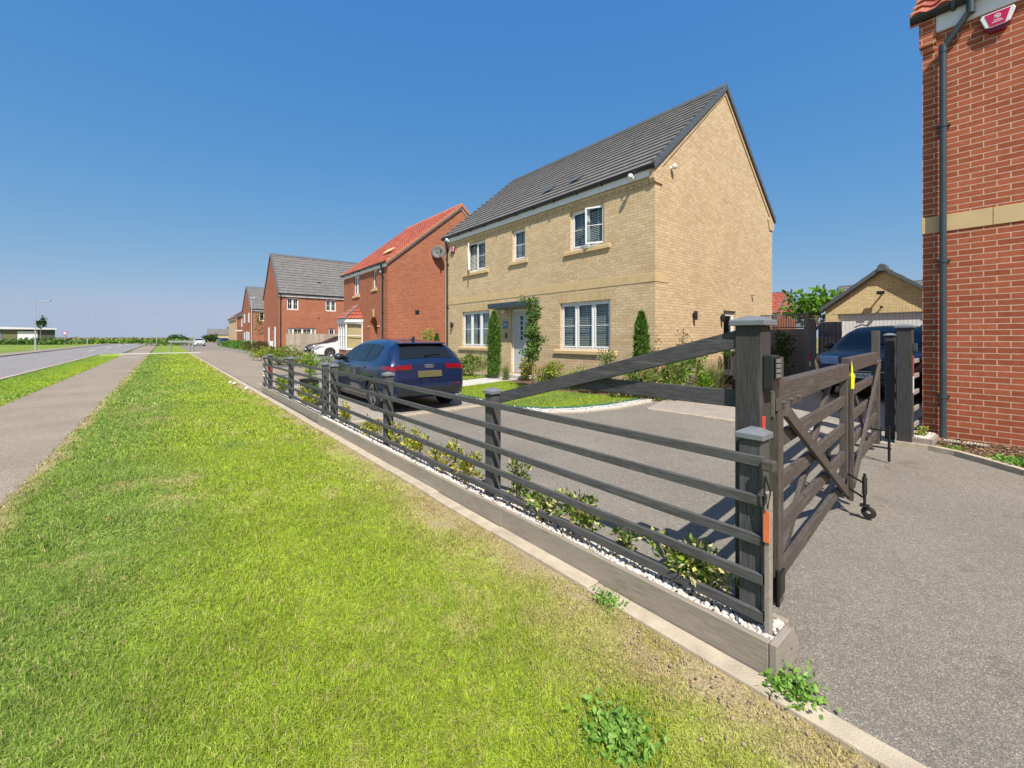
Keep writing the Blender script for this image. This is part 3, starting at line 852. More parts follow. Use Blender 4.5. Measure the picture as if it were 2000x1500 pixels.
# drop bolt on the far leaf
mb = MB(); mb.tube([(-.33, 4.40, .05), (-.33, 4.40, .46)], .013, 8); mb.bar((-.50, 4.40, .2), (-.31, 4.40, .2), .016, .016); mb.bar((-.50, 4.40, .4), (-.31, 4.40, .4), .016, .016)
o = mb.build('drop_bolt', MT['dark_steel'], g2); o.matrix_parent_inverse = (Matrix.Translation(g2.location) @ g2.rotation_euler.to_matrix().to_4x4()).inverted()

# far gate post group with the short rail fence towards the red wall
f3 = empty('rail_fence', (-.33, 5.42, 0), 0, 'short black rail fence between the gate post and the red brick wall', 'fence')
post_with_cap(f3, 0, .0, .15, .02, 1.60, 'paint_black_z', 'cap_grey', over=.02)
post_with_cap(f3, -.18, .22, .10, .05, 1.5, 'paint_black_z', 'cap_grey', low=True)
for i, z in enumerate((.30, .52, .74, .96, 1.16)):
    mb = MB(); mb.box(-.055, -.03, .078, .66, -.028, .028); mb.build('rail', MT['sleeper_y'], f3, loc=(.09, 0, z), bevel=.003)
mb = MB(); mb.box(.076, .081, -.02, .03, .98, 1.24); mb.build('reflector', MT['red_reflect'], f3)
mb = MB(); mb.box(.076, .081, -.02, .03, .76, .979); mb.build('reflector', MT['paper'], f3)
mb = MB(); mb.box(.076, .115, -.04, .05, 1.30, 1.40); mb.build('sensor_box', MT['grey_plastic'], f3, bevel=.005)

# low rails across the drive at the far end of the plot
f4 = empty('rail_fence', (-12.3, .4, 0), 0, 'low black rails across the far end of the drive, beyond the blue car', 'fence')
for y in (1.6, 3.4, 5.2): post_with_cap(f4, 0, y, .08, 0, .98, 'paint_black_z', 'cap_grey')
for z in (.92, .69, .44, .2):
    mb = MB(); mb.box(.045, .07, -.05, 5.25, -.028, .028); mb.build('rail', MT['dark_fence'], f4, loc=(0, 0, z))

# stub of fence in the shrub bed at the house corner
f5 = empty('rail_fence', (-4.40, 7.66, GZ(7.6)), R(-118), 'stub of slate grey rail fence standing in the shrubs at the house corner', 'fence')
post_with_cap(f5, 0, 0, .07, 0, .92, 'lead', 'cap_grey', over=.008)
for z in (.22, .42, .62, .80):
    mb = MB(); mb.box(.02, .75, -.045, -.02, -.03, .03); mb.build('rail', MT['lead'], f5, loc=(0, 0, z))

# ------------------------------------------------------------------ plants in the planters
def u2x(u, y):
    q = (u - 1000) / 825; dy = y + 2.025
    return .66 + dy * (.636 * q - .772) / (.636 + .772 * q)
def planter_plant(x, y, rx, rz, n, pal, wts, label, size=.05):
    V, F, C = [], [], []
    n = int(n * 2.6); size *= .82; rz *= 1.12
    P, q = clump_pts(n, (rx * 1.1, .10, rz), int(9 + rx * 42), .36 if rx < .3 else .16)
    P = P + np.array([0, 0, rz * .95])
    P[:, 2] = np.maximum(P[:, 2], .0)
    v, f, c = leafquads(P, size, pal, wts, .5, (0, 0, .6), .2, dirs=q + np.array([0, -.1, .5]))
    root = empty('planter_shrub', (x, y, .13), 0, label, 'shrub', 'variegated shrubs in the planters')
    np_mesh('foliage', v, f, c, MT['leaf'], root)
    mb = MB()
    for i in range(4):
        a = random.uniform(-rx, rx) * .7
        mb.tube([(a * .3, 0, -.03), (a, random.uniform(-.03, .03), rz * 1.5)], .006, 5, r1=.003)
    mb.build('stem', MT['bark'], root)
VG = [.30, .28, .24, .18]
GD = [.42, .26, .12, .20]
planter_plant(u2x(1340, .14), .15, .26, .125, 430, VARIEG + [(.62, .56, .36)], [.25, .25, .2, .17, .13], 'broad variegated shrub nearest the gate end of the planter', .055)
planter_plant(u2x(1220, .14), .15, .075, .10, 70, VARIEG, VG, 'small thin variegated shrub between the two broad ones near the gate', .05)
planter_plant(u2x(1122, .14), .15, .19, .135, 250, VARIEG, VG, 'broad variegated shrub third from the gate post', .05)
planter_plant(u2x(1062, .14), .14, .09, .12, 110, VARIEG, VG, 'variegated shrub just left of the third one, touching it', .05)
planter_plant(u2x(1012, .14), .15, .11, .19, 150, VARIEG, VG, 'tall narrow variegated shrub right of the second fence post', .05)
for u, rx, rz, n, lab in ((917, .14, .13, 130, 'golden shrub just left of the second fence post'), (884, .10, .15, 110, 'upright golden shrub second to the left of the second fence post'), (855, .08, .12, 70, 'small golden shrub standing alone between the second and third posts'),
                          (812, .22, .14, 200, 'broad golden shrub right of the third fence post'), (776, .10, .16, 90, 'upright golden shrub at the third fence post'), (727, .27, .13, 170, 'low golden shrub left of the third fence post'), (675, .22, .16, 170, 'dense golden shrub right of the paired fence posts')):
    planter_plant(u2x(u, .15), .15, rx, rz, n, GOLD, GD, lab, .052)
planter_plant(u2x(602, .18), .18, .75, .17, 420, GOLD, GD, 'long row of golden shrub in the far planter beside the kink', .06)
planter_plant(u2x(552, .18), .18, .75, .19, 380, LIMEG + GOLD[:2], None, 'green and gold shrub in the far planter near its end', .06)
planter_plant(-.2, 5.66, .07, .10, 60, LIMEG + GOLD[:1], None, 'little lime shrub in the small planter by the red wall', .045)

# ------------------------------------------------------------------ weeds, litter, mulch bed by the red house
def weed(x, y, r, n, label, h=.09):
    P = np.stack([rng.normal(size=n) * r * .45, rng.normal(size=n) * r * .45, rng.uniform(.0, .03, n)], 1)
    a = rng.uniform(0, 6.28, 4 * n)
    d = np.stack([np.cos(a), np.sin(a), rng.uniform(.15, 1.0, 4 * n)], 1)
    V, F, C = leafquads(np.repeat(P, 4, axis=0) + rng.normal(size=(4 * n, 3)) * np.array([.03, .03, .012]) + np.array([0, 0, .012]), h * .5, [(.16, .32, .05), (.21, .39, .06), (.28, .46, .10)], None, .55, (0, 0, 1), .2, dirs=d)
    o = np_mesh('weed', V, F, C, MT['leaf']); o.location = (x, y, GZ(y))
    tag(o, label, 'weed')
weed(-.276, -.755, .125, 125, 'leafy green weed clump in the grass at the bottom edge of the photo', .06)
weed(.06, -.03, .075, 75, 'leafy weed growing at the foot of the planter end board', .065)
weed(.62, 5.18, .16, 150, 'larger leafy weed in the bark bed before the red brick house', .10)
weed(.12, 5.42, .08, 50, 'small weed in the bark bed near the drain cover', .07)
weed(-.80, -.14, .05, 40, 'tiny weed beside the edging below the near planter', .05)
lb = MB()
for x, y, s, lab in ((-15.0, -.33, .09, 'larger scrap of white paper litter on the far verge'), (-15.3, -.42, .06, 'smaller scrap of white litter just left of the larger one'), (-13.2, -.25, .07, 'white litter scrap nearer the fence end')):
    m_ = MB(); m_.add([(-s, -s * .6, 0), (s * .8, -s * .7, .01), (s, s * .6, .05), (-s * .7, s * .8, .03), (0, 0, .075), (.3 * s, .2 * s, .01)], [(0, 1, 4), (1, 2, 4), (2, 3, 4), (3, 0, 4), (0, 3, 5), (1, 2, 5)])
    o = m_.build('paper_litter', MT['paper'], loc=(x, y, .03)); tag(o, lab, 'litter')

sheet('mulch_bed', [[(-.42, 5.41), (-.1, 5.40), (.15, 5.31), (.4, 5.12), (.66, 4.90), (1.0, 4.70), (1.6, 4.49), (2.6, 4.34), (6, 4.24), (6, 6.03), (-.42, 6.03)]], MT['mulch'], .02)
def chips(n):
    x = np.concatenate([rng.uniform(-.2, 2.4, n), rng.uniform(2.4, 6, n // 2)]); y = rng.uniform(4.3, 6.0, len(x))
    kx = [p[0] for p in RK]; ky = [p[1] for p in RK]
    k = y > np.interp(x, kx, ky) + .07
    x, y = x[k], y[k]
    P = np.stack([x, y, gz(y) + .022 + rng.uniform(0, .02, len(x))], 1)
    d = np.stack([rng.normal(size=len(x)), rng.normal(size=len(x)), rng.normal(size=len(x)) * .25], 1)
    V, F, C = leafquads(P, .045, [(.22, .13, .07), (.33, .21, .12), (.14, .08, .045), (.42, .30, .19)], None, .45, (0, 0, 2.5), .25, dirs=d)
    tag(np_mesh('bark_chips', V, F, C, MT['soil']), 'brown bark chips covering the bed in front of the red brick house', 'bark', kind='stuff')
chips(6500)
dc = empty('drain_cover', (.12, 5.80, GZ(5.8) + .035), 0, 'grey slotted drain cover lying in the bark bed', 'drain cover')
mb = MB(); mb.box(-.14, .26, -.07, .07, 0, .012); mb.build('frame', MT['lead'], dc, bevel=.003)
mb = MB()
for i in range(13): mb.box(-.125 + i * .029, -.108 + i * .029, -.055, .055, .0125, .018)
mb.build('slats', MT['kerb'], dc)

# ------------------------------------------------------------------ houses
def wall_faces(mb, W, h, openings, P, depth=.11):
    """rectangle W x h in plan-line coordinates (a, out, z) with real openings and reveals; P maps (a, out, z) to a point"""
    xs = sorted({0, W} | {o[0] for o in openings} | {o[1] for o in openings})
    zs = sorted({0, h} | {o[2] for o in openings} | {o[3] for o in openings})
    for i in range(len(xs) - 1):
        for j in range(len(zs) - 1):
            cx, cz = (xs[i] + xs[i + 1]) / 2, (zs[j] + zs[j + 1]) / 2
            if any(o[0] < cx < o[1] and o[2] < cz < o[3] for o in openings): continue
            mb.add([P(xs[i], 0, zs[j]), P(xs[i + 1], 0, zs[j]), P(xs[i + 1], 0, zs[j + 1]), P(xs[i], 0, zs[j + 1])], [(0, 1, 2, 3)])
    for x0, x1, z0, z1 in openings:
        for a, b_ in (((x0, z0), (x1, z0)), ((x1, z0), (x1, z1)), ((x1, z1), (x0, z1)), ((x0, z1), (x0, z0))):
            mb.add([P(a[0], 0, a[1]), P(b_[0], 0, b_[1]), P(b_[0], depth, b_[1]), P(a[0], depth, a[1])], [(0, 1, 2, 3)])

def roof_slope(mb, uvd, W0, W1, y0, z0, y1, z1, gauge, pan, tilew, mi=0):
    """courses of tiles from the eaves (y0,z0) up to the ridge (y1,z1); x from W0 to W1"""
    L = math.hypot(y1 - y0, z1 - z0); n = max(1, round(L / gauge))
    dy, dz = (y1 - y0) / n, (z1 - z0) / n
    ny, nz = -(z1 - z0) / L, (y1 - y0) / L
    if nz < 0: ny, nz = -ny, -nz
    step = max(1, int(round((W1 - W0) / tilew)))
    K = step * 6 if pan else 1
    for r in range(n):
        lift = .034 if not pan else .03
        base = len(mb.v)
        for k in range(K + 1):
            x = W0 + (W1 - W0) * k / K
            ph = (x - W0) / tilew * 2 * math.pi
            wv = .028 * math.sin(ph) if pan else 0
            for (t, lf) in ((0, lift), (1.0, 0.0)):
                o = lf + wv
                mb.v.append((x, y0 + dy * (r + t) + ny * o, z0 + dz * (r + t) + nz * o))
                uvd.append(((x - W0) / tilew + (.5 * (r % 2) if not pan else 0), r + .5))
            o = wv - .012
            mb.v.append((x, y0 + dy * r + ny * o, z0 + dz * r + nz * o)); uvd.append(((x - W0) / tilew + (.5 * (r % 2) if not pan else 0), r + .5))
        for k in range(K):
            a = base + k * 3; b_ = a + 3
            mb.f.append((a, b_, b_ + 1, a + 1)); mb.m.append(mi)
            mb.f.append((a + 2, b_ + 2, b_, a)); mb.m.append(mi)
    return n

def window_unit(parent, loc, rz, w, h, lights, blind=None, open_=None, bars=True, sill=None, lintel=None, arch=False, depth=.075):
    """white casement window; local x along the wall, -y outwards, z up from the sill line. lights: list of relative widths"""
    f = MB(); t = .06; d0, d1 = depth, depth + .06
    f.box(0, w, d0, d1, 0, t); f.box(0, w, d0, d1, h - t, h)
    f.box(0, t, d0 + .001, d1 - .001, t + .0005, h - t - .0005); f.box(w - t, w, d0 + .001, d1 - .001, t + .0005, h - t - .0005)
    tot = sum(lights); x = 0; edges = []
    for i, l in enumerate(lights):
        x0 = x; x += w * l / tot
        edges.append((x0, x))
        if i < len(lights) - 1: f.box(x - .028, x + .028, d0 + .002, d1 - .002, t + .0005, h - t - .0005)
    win = f.build('window', MT['white'], parent, loc=loc, rot=(0, 0, rz), bevel=.005)
    for i, (x0, x1) in enumerate(edges):
        a = x0 + (t if i == 0 else .028); b_ = x1 - (t if i == len(edges) - 1 else .028)
        s = MB(); st = .045; W = b_ - a; H = h - 2 * t
        s.box(0, W, -.012, .03, 0, st); s.box(0, W, -.012, .03, H - st, H)
        s.box(0, st, -.011, .029, st + .0005, H - st - .0005); s.box(W - st, W, -.011, .029, st + .0005, H - st - .0005)
        if bars:
            s.box(st, W - st, -.004, .012, H / 2 - .010, H / 2 + .010)
            if bars == 2: s.box(W / 2 - .010, W / 2 + .010, -.003, .011, st + .0005, H - st - .0005)
        ang = 0; sx = a; piv = 0
        sash = s.build('sash', MT['white'], win, loc=(a, d0 - .0, t), bevel=.004)
        g_ = MB(); g_.box(st * .9, W - st * .9, .004, .009, st * .9, H - st * .9)
        pane = g_.build('pane', MT['glass'], sash)
        if open_ and i in open_:
            ang = open_[i]
            if ang > 0: sash.rotation_euler = (0, 0, -ang)                  # hinged at its left edge, swings out
            else:
                sash.rotation_euler = (0, 0, -ang)
                sash.location = (b_ - W * math.cos(ang), d0 - W * math.sin(-ang), t)
    if blind == 'slats':
        s = MB(); n = int((h - .15) / .05)
        for i in range(n):
            z = .08 + i * .05
            s.add([(t, d1 + .022, z), (w - t, d1 + .022, z), (w - t, d1 + .045, z + .033), (t, d1 + .045, z + .033)], [(0, 1, 2, 3)])
        for l0, l1 in edges: s.box((l0 + l1) / 2 - .008, (l0 + l1) / 2 + .008, d1 + .016, d1 + .021, .06, h - .06)
        s.build('blind', MT['blind'], win)
    elif blind == 'curtain':
        s = MB(); n = 40
        for k in range(n):
            xa, xb = t + (w - 2 * t) * k / n, t + (w - 2 * t) * (k + 1) / n
            if .42 < (k / n) < .5: continue
            ya, yb = d1 + .04 + .018 * math.sin(k * 1.9), d1 + .04 + .018 * math.sin((k + 1) * 1.9)
            s.quad((xa, ya, .05), (xb, yb, .05), (xb, yb, h - .05), (xa, ya, h - .05))
        s.build('curtain', MT['curtain'], win, smooth=True)
    elif blind == 'cream':
        s = MB(); s.box(t, w - t, d1 + .05, d1 + .055, .05, h - .05); s.build('blind', MT['stone'], win)
    if sill:
        s = MB(); m_, over, hh, pr = sill
        s.prism([(-pr, -hh + .0), (-pr, -.035), (.0, -.012), (depth + .02, -.003), (depth + .02, -hh)], 'x', -over, w + over)
        s.build('sill', MT[m_], win, bevel=.004)
    if lintel:
        m_, hh, sp = lintel
        s = MB(); s.add([(-.01, -.004, h), (w + .01, -.004, h), (w + .01 + sp, -.004, h + hh), (-.01 - sp, -.004, h + hh), (-.01, .02, h + .001), (w + .01, .02, h + .001), (w + .01 + sp, .02, h + hh), (-.01 - sp, .02, h + hh)],
                        [(0, 1, 2, 3), (4, 7, 6, 5), (0, 4, 5, 1), (1, 5, 6, 2), (2, 6, 7, 3), (3, 7, 4, 0)])
        s.build('lintel', MT[m_], win, uvf=lambda c, n: (c.z - h, c.x))
    return win

def house(name, loc, rz, W, D, ez, rz_, brick, tile, label, front=(), right=(), left=(), pan=False, gauge=.30, over=.2, cap='slate_cap', verge_over=.06, fascia=True,
          bargeboard=False, half_depth=None, fasc_h=.17, stepcap=True, interior=True, base=.0, group=None):
    """two storeys under a gabled roof; local x along the front (0..W), y back (0..D), front faces -y, origin at ground"""
    root = empty(name, loc, rz, label, 'house', group)
    wt = ez                        # wall top at the plate
    mid = D / 2
    slope = (rz_ - ez) / (mid + over)
    wz = ez + slope * over         # where roof underside meets the wall face
    mb = MB()
    wall_faces(mb, W, wz - .02, list(front), lambda a, o, z: (a, o, z))
    wall_faces(mb, D, wz - .02, list(right), lambda a, o, z: (W - o, a, z))
    wall_faces(mb, D, wz - .02, list(left), lambda a, o, z: (o, D - a, z))
    mb.quad((W, D, 0), (0, D, 0), (0, D, wz - .02), (W, D, wz - .02))
    for x in (0, W): mb.add([(x, 0, wz - .02), (x, D, wz - .02), (x, mid, rz_ - .09)], [(0, 1, 2)])
    g0 = -.35
    mb.quad((0, 0, g0), (W, 0, g0), (W, 0, 0), (0, 0, 0)); mb.quad((W, 0, g0), (W, D, g0), (W, D, 0), (W, 0, 0)); mb.quad((W, D, g0), (0, D, g0), (0, D, 0), (W, D, 0)); mb.quad((0, D, g0), (0, 0, g0), (0, 0, 0), (0, D, 0))
    mb.build('wall', MT[brick], root, uv=True, recalc=False)
    if interior:
        mb = MB(); mb.box(.6, W - .6, 1.0, D - .5, .05, wz - .1); mb.build('room_dividers', MT['interior'], root)
        mb = MB(); mb.box(.02, W - .02, .12, D - .02, 2.62, 2.8); mb.build('upper_floor', MT['interior'], root)
    # roof
    mb = MB(); uvd = []
    x0, x1 = -verge_over, W + verge_over
    roof_slope(mb, uvd, x0, x1, -over, ez + .05, mid, rz_, gauge, pan, .30 if not pan else .25)
    roof_slope(mb, uvd, x0, x1, D + over, ez + .05, mid, rz_, gauge, pan, .30 if not pan else .25)
    n0 = len(mb.v)
    # soffit side of the slab
    t = .075
    mb.add([(x0, -over, ez - .02), (x1, -over, ez - .02), (x1, mid, rz_ - t), (x0, mid, rz_ - t), (x1, D + over, ez - .02), (x0, D + over, ez - .02)], [(0, 1, 2, 3), (3, 2, 4, 5)])
    uvd += [(0.5, 0.5)] * 6
    o = mb.build('roof', MT[tile], root, recalc=False)
    lay = o.data.uv_layers.new(name='UVMap')
    li = np.zeros(len(o.data.loops), dtype=np.int32); o.data.loops.foreach_get('vertex_index', li)
    # a face must stay within one tile column when shaded flat; pans use per-face vertex uvs
    lay.data.foreach_set('uv', np.array(uvd, dtype=np.float32)[li].ravel())
    if pan: o.data.polygons.foreach_set('use_smooth', [True] * len(o.data.polygons)); o.data.set_sharp_from_angle(angle=R(50))
    # ridge
    mb = MB(); n = int((x1 - x0) / .45)
    for i in range(n):
        a, b_ = x0 + (x1 - x0) * i / n, x0 + (x1 - x0) * (i + 1) / n
        mb.prism([(mid - .15, rz_ - .09), (mid - .09, rz_ + .035), (mid, rz_ + .07), (mid + .09, rz_ + .035), (mid + .15, rz_ - .09)], 'x', a + .004, b_ - .004 + (.02 if i < n - 1 else 0))
    mb.build('ridge_tiles', MT[cap], root, bevel=.008)
    # verge caps in steps along both gables
    L = math.hypot(mid + over, rz_ - ez); nn = int(L / gauge)
    for gx, sg in ((x1, 1), (x0, -1)):
        mb = MB()
        for side in (0, 1):
            for i in range(nn):
                def pt(t_, off):
                    yy = -over + (mid + over) * t_; zz = ez + .05 + (rz_ - ez - .05) * t_
                    return (yy if side == 0 else D - yy, zz + off)
                t0, t1 = i / nn, (i + 1.06) / nn
                lift = .035 if stepcap else .03
                poly = [pt(t0, -.13), pt(t0, lift + .045), pt(t1, lift - .015), pt(t1, -.13)]
                mb.prism(poly, 'x', gx - .10 * sg if sg > 0 else gx - .02, gx + .02 if sg > 0 else gx + .10)
        mb.build('verge_caps', MT[cap], root, bevel=.006)
    # fascia, gutter
    for side in (0, 1):
        yf = -over if side == 0 else D + over
        s_ = -1 if side == 0 else 1
        mb = MB(); e = .0
        mb.box(.02, W - .02, min(yf - s_ * .035, yf - s_ * (over - .002)), max(yf - s_ * .035, yf - s_ * (over - .002)), ez - .03 - fasc_h, ez - .035)
        mb.build('fascia', MT['white'] if fascia is True else MT[fascia], root)
        mb = MB(); pr = [(yf + s_ * .075 * math.cos(a) - s_ * .0, ez + .03 + .075 * math.sin(a)) for a in [math.pi + math.pi * k / 8 for k in range(9)]]
        pr2 = [(yf + s_ * .068 * math.cos(a), ez + .03 + .068 * math.sin(a)) for a in [2 * math.pi - math.pi * k / 8 for k in range(9)]]
        mb.prism(pr + pr2, 'x', x0 - .01, x1 + .01)
        k = 0
        while k * .9 + .3 < W:
            xx = k * .9 + .3; mb.box(xx - .018, xx + .018, min(yf - s_ * .07, yf + s_ * .083), max(yf - s_ * .07, yf + s_ * .083), ez - .06, ez + .032); k += 1
        mb.build('gutter', MT['black_plastic'], root)
    if bargeboard:
        mb = MB()
        for side in (0, 1):
            pts = [(-over, ez - .20), (-over, ez + .0), (mid, rz_ - .05), (mid, rz_ - .25)]
            if side: pts = [(D - p[0], p[1]) for p in pts]
            mb.prism(pts, 'x', W + .012, W + .045)
        mb.build('bargeboard', MT['white'], root)
    return root

def downpipe(root, x, ez, over, y=-.055, z0=.15, mat='black_plastic', swan=None):
    mb = MB(); r = .036
    xs_ = x if swan is None else swan
    pts = [(xs_, -over - .0, ez - .03), (xs_, -over, ez - .16), (x, y, ez - .42 if swan is None else ez - .52), (x, y, z0)]
    mb.tube(pts[:2], r * 1.12, 12); mb.tube([pts[1], pts[2]], r, 12); mb.tube(pts[2:], r, 12)
    for p in (pts[1], pts[2]): mb.lathe([(.0, -.05), (r * 1.18, -.05), (r * 1.18, .05), (0, .05)], 12, p)
    for z in np.arange(z0 + .55, ez - .6, 1.8):
        mb.lathe([(0, z - .03), (r * 1.22, z - .03), (r * 1.22, z + .03), (0, z + .03)], 12, (x, y, 0))
        mb.box(x - .065, x + .065, y + .02, -.004, z - .012, z + .012)
    return mb.build('downpipe', MT[mat], root, smooth=True, sharp=40)

def door_unit(parent, loc, rz, w, h, mat, label=None, glaze=True):
    f = MB(); t = .055
    f.box(0, w, .07, .13, h - t, h); f.box(0, t, .07, .13, 0, h - t - .001); f.box(w - t, w, .07, .13, 0, h - t - .001)
    d = f.build('door', MT['white'], parent, loc=loc, rot=(0, 0, rz), bevel=.004)
    l = MB(); l.box(t + .002, w - t - .002, .085, .12, .02, h - t - .004)
    for z0, z1 in ((.12, .75), (.85, 1.0)):
        l.box(t + .12, w - t - .12, .078, .0845, z0, z1)
    l.build('leaf', mat, d, bevel=.004)
    mb = MB(); mb.tube([(w - t - .09, .05, .98), (w - t - .09, .05, 1.12)], .012, 8); mb.box(w - t - .11, w - t - .07, .06, .084, .92, 1.18); mb.build('handle', MT['galv'], d)
    if glaze:
        mb = MB()
        for k in range(5): mb.box(w / 2 - .06, w / 2 + .06, .080, .0845, 1.12 + k * .17, 1.25 + k * .17)
        mb.build('pane', MT['car_glass'] if 'car_glass' in MT else MT['black_plastic'], d)
    return d

def side_door(parent, loc, rz, w, h):
    f = MB(); t = .06
    f.box(0, w, .07, .13, h - t, h); f.box(0, w, .07, .13, 0, .10); f.box(0, t, .071, .129, .1005, h - t - .0005); f.box(w - t, w, .071, .129, .1005, h - t - .0005)
    d = f.build('side_door', MT['white'], parent, loc=loc, rot=(0, 0, rz), bevel=.004)
    l = MB(); l.box(t, w - t, .075, .12, .101, .22); l.box(t, w - t, .075, .12, .98, 1.10); l.box(t, t + .09, .076, .119, .221, h - t - .001); l.box(w - t - .09, w - t, .076, .119, .221, h - t - .001); l.box(t, w - t, .0755, .1195, h - t - .09, h - t - .001)
    l.build('leaf', MT['white'], d, bevel=.003)
    g_ = MB(); g_.box(t + .08, w - t - .08, .09, .1, .2, .99); g_.box(t + .08, w - t - .08, .09, .1, 1.09, h - .14); g_.build('pane', MT['glass'], d)
    mb = MB(); mb.box(t + .02, t + .06, .055, .074, .95, 1.15); mb.build('handle', MT['galv'], d)
    return d

MT['car_glass'] = glass_mat('dark_glass', dark=(.012, .015, .018))
MT['door_grey'] = simple('pale_grey_door', (.50, .52, .53), .4, var=.03)

# ---- buff brick detached house
B = .25
HX, HY = -5.07, 7.22
W1 = 9.95
def ax(a): return W1 + a
fr1 = [(ax(-2.79), ax(-1.55), 4.03 - B, 5.17 - B), (ax(-5.47), ax(-4.80), 4.09 - B, 5.15 - B), (ax(-8.30), ax(-7.06), 4.03 - B, 5.17 - B), (ax(-3.21), ax(-1.34), 1.13 - B, 2.51 - B), (ax(-8.63), ax(-6.78), 1.13 - B, 2.50 - B), (ax(-5.55), ax(-4.60), .03, 2.43 - B)]
h1 = house('detached_house', (HX - W1, HY, B), 0, W1, 7.5, 5.64 - B, 9.02 - B, 'buff', 'tile_grey', 'buff brick detached house with dark grey roof and white windows behind the shrubs',
           front=fr1, right=[(3.67, 4.52, .02, 2.30 - B)], over=.12, gauge=.295)
LN = ('buff_soldier', .22, .10)
SL = ('stone', .22, .13, .06)
window_unit(h1, (fr1[0][0], 0, fr1[0][2]), 0, fr1[0][1] - fr1[0][0], 1.14, [1, 1], 'slats', {1: -R(24)}, True, SL, LN)
window_unit(h1, (fr1[1][0], 0, fr1[1][2]), 0, .67, 1.06, [1], 'curtain', None, True, ('stone', .15, .13, .06), LN)
window_unit(h1, (fr1[2][0], 0, fr1[2][2]), 0, 1.24, 1.14, [1, 1], 'slats', {0: R(38)}, True, SL, LN)
window_unit(h1, (fr1[3][0], 0, fr1[3][2]), 0, 1.87, 1.38, [1, 1, 1], 'slats', None, True, SL, ('buff_soldier', .30, .17))
window_unit(h1, (fr1[4][0], 0, fr1[4][2]), 0, 1.85, 1.37, [1, 1, 1], 'curtain', None, True, SL, ('buff_soldier', .24, .14))
door_unit(h1, (fr1[5][0], 0, .03), 0, .95, 2.15, MT['door_grey'])
side_door(h1, (W1, 3.67, .02), R(90), .85, 2.03)
mb = MB(); mb.box(ax(-5.65), ax(-4.50), -.45, -.002, -.15, .0); mb.build('door_step', MT['paving'], h1, bevel=.006)
mb = MB(); mb.box(W1 + .002, W1 + .4, 3.6, 4.6, -.15, -.005); mb.build('door_step', MT['paving'], h1, bevel=.006)
# stone band with short return, dentil course under the fascia, kneelers
mb = MB(); n = 12
for i in range(n): mb.box(i * W1 / n + .003, (i + 1) * W1 / n - .003, -.012, .0, 2.855 - B, 3.082 - B)
mb.box(W1, W1 + .012, -.012, .59, 2.855 - B, 3.082 - B)
mb.build('string_course', MT['stone'], h1, bevel=.003)
mb = MB(); mb.box(0, W1, -.03, -.001, 5.34 - B, 5.41 - B)
k = 0
while k * .225 < W1 - .1: mb.box(k * .225, k * .225 + .112, -.03, -.001, 5.265 - B, 5.338 - B); k += 1
mb.build('dentil_course', MT['buff'], h1, uv=True)
mb = MB(); mb.prism([(-.10, 5.60 - B), (-.10, 5.36 - B), (-.03, 5.27 - B), (.28, 5.27 - B), (.45, 5.62 - B), (.2, 5.75 - B)], 'x', W1 - .10, W1 + .03); mb.build('kneeler', MT['buff'], h1, uv=True)
mb = MB(); mb.prism([(7.60, 5.60 - B), (7.60, 5.36 - B), (7.5, 5.27 - B), (7.22, 5.27 - B), (7.05, 5.62 - B), (7.3, 5.75 - B)], 'x', W1 - .10, W1 + .03); mb.build('kneeler', MT['buff'], h1, uv=True)
mb = MB()
for s_ in (0, 1):
    pts = [(.12, 5.58 - B), (.12, 5.73 - B), (3.75, 8.92 - B), (3.75, 8.77 - B)]
    if s_: pts = [(7.5 - p[0], p[1]) for p in pts]
    mb.prism(pts, 'x', W1 + .001, W1 + .028)
mb.build('verge_course', MT['buff'], h1, uv=True)
mb = MB(); mb.prism([(-.43, 2.50 - B), (-.43, 2.64 - B), (.0, 2.70 - B), (.0, 2.46 - B)], 'x', ax(-6.32), ax(-4.10)); c_ = mb.build('canopy', MT['lead'], h1, bevel=.008)
mb = MB(); mb.box(ax(-6.30), ax(-4.12), -.45, -.432, 2.49 - B, 2.655 - B); mb.build('canopy_fascia', MT['grey_plastic'], c_)
downpipe(h1, ax(-9.72), 5.64 - B, .12)
mb = MB()
for a, t_ in ((-4.55, .18), (-3.35, .18)):
    yy = -.2 + 3.95 * t_; zz = 5.69 + 3.33 * t_ - B
    mb.prism([(yy, zz + .03), (yy + .03, zz + .10), (yy + .30, zz + .29), (yy + .33, zz + .25)], 'x', ax(a), ax(a) + .36)
mb.build('roof_vent', MT['slate_cap'], h1, bevel=.006)
mb = MB(); mb.box(ax(-.55), ax(-.48), -.012, .0, 1.2, 1.25); 
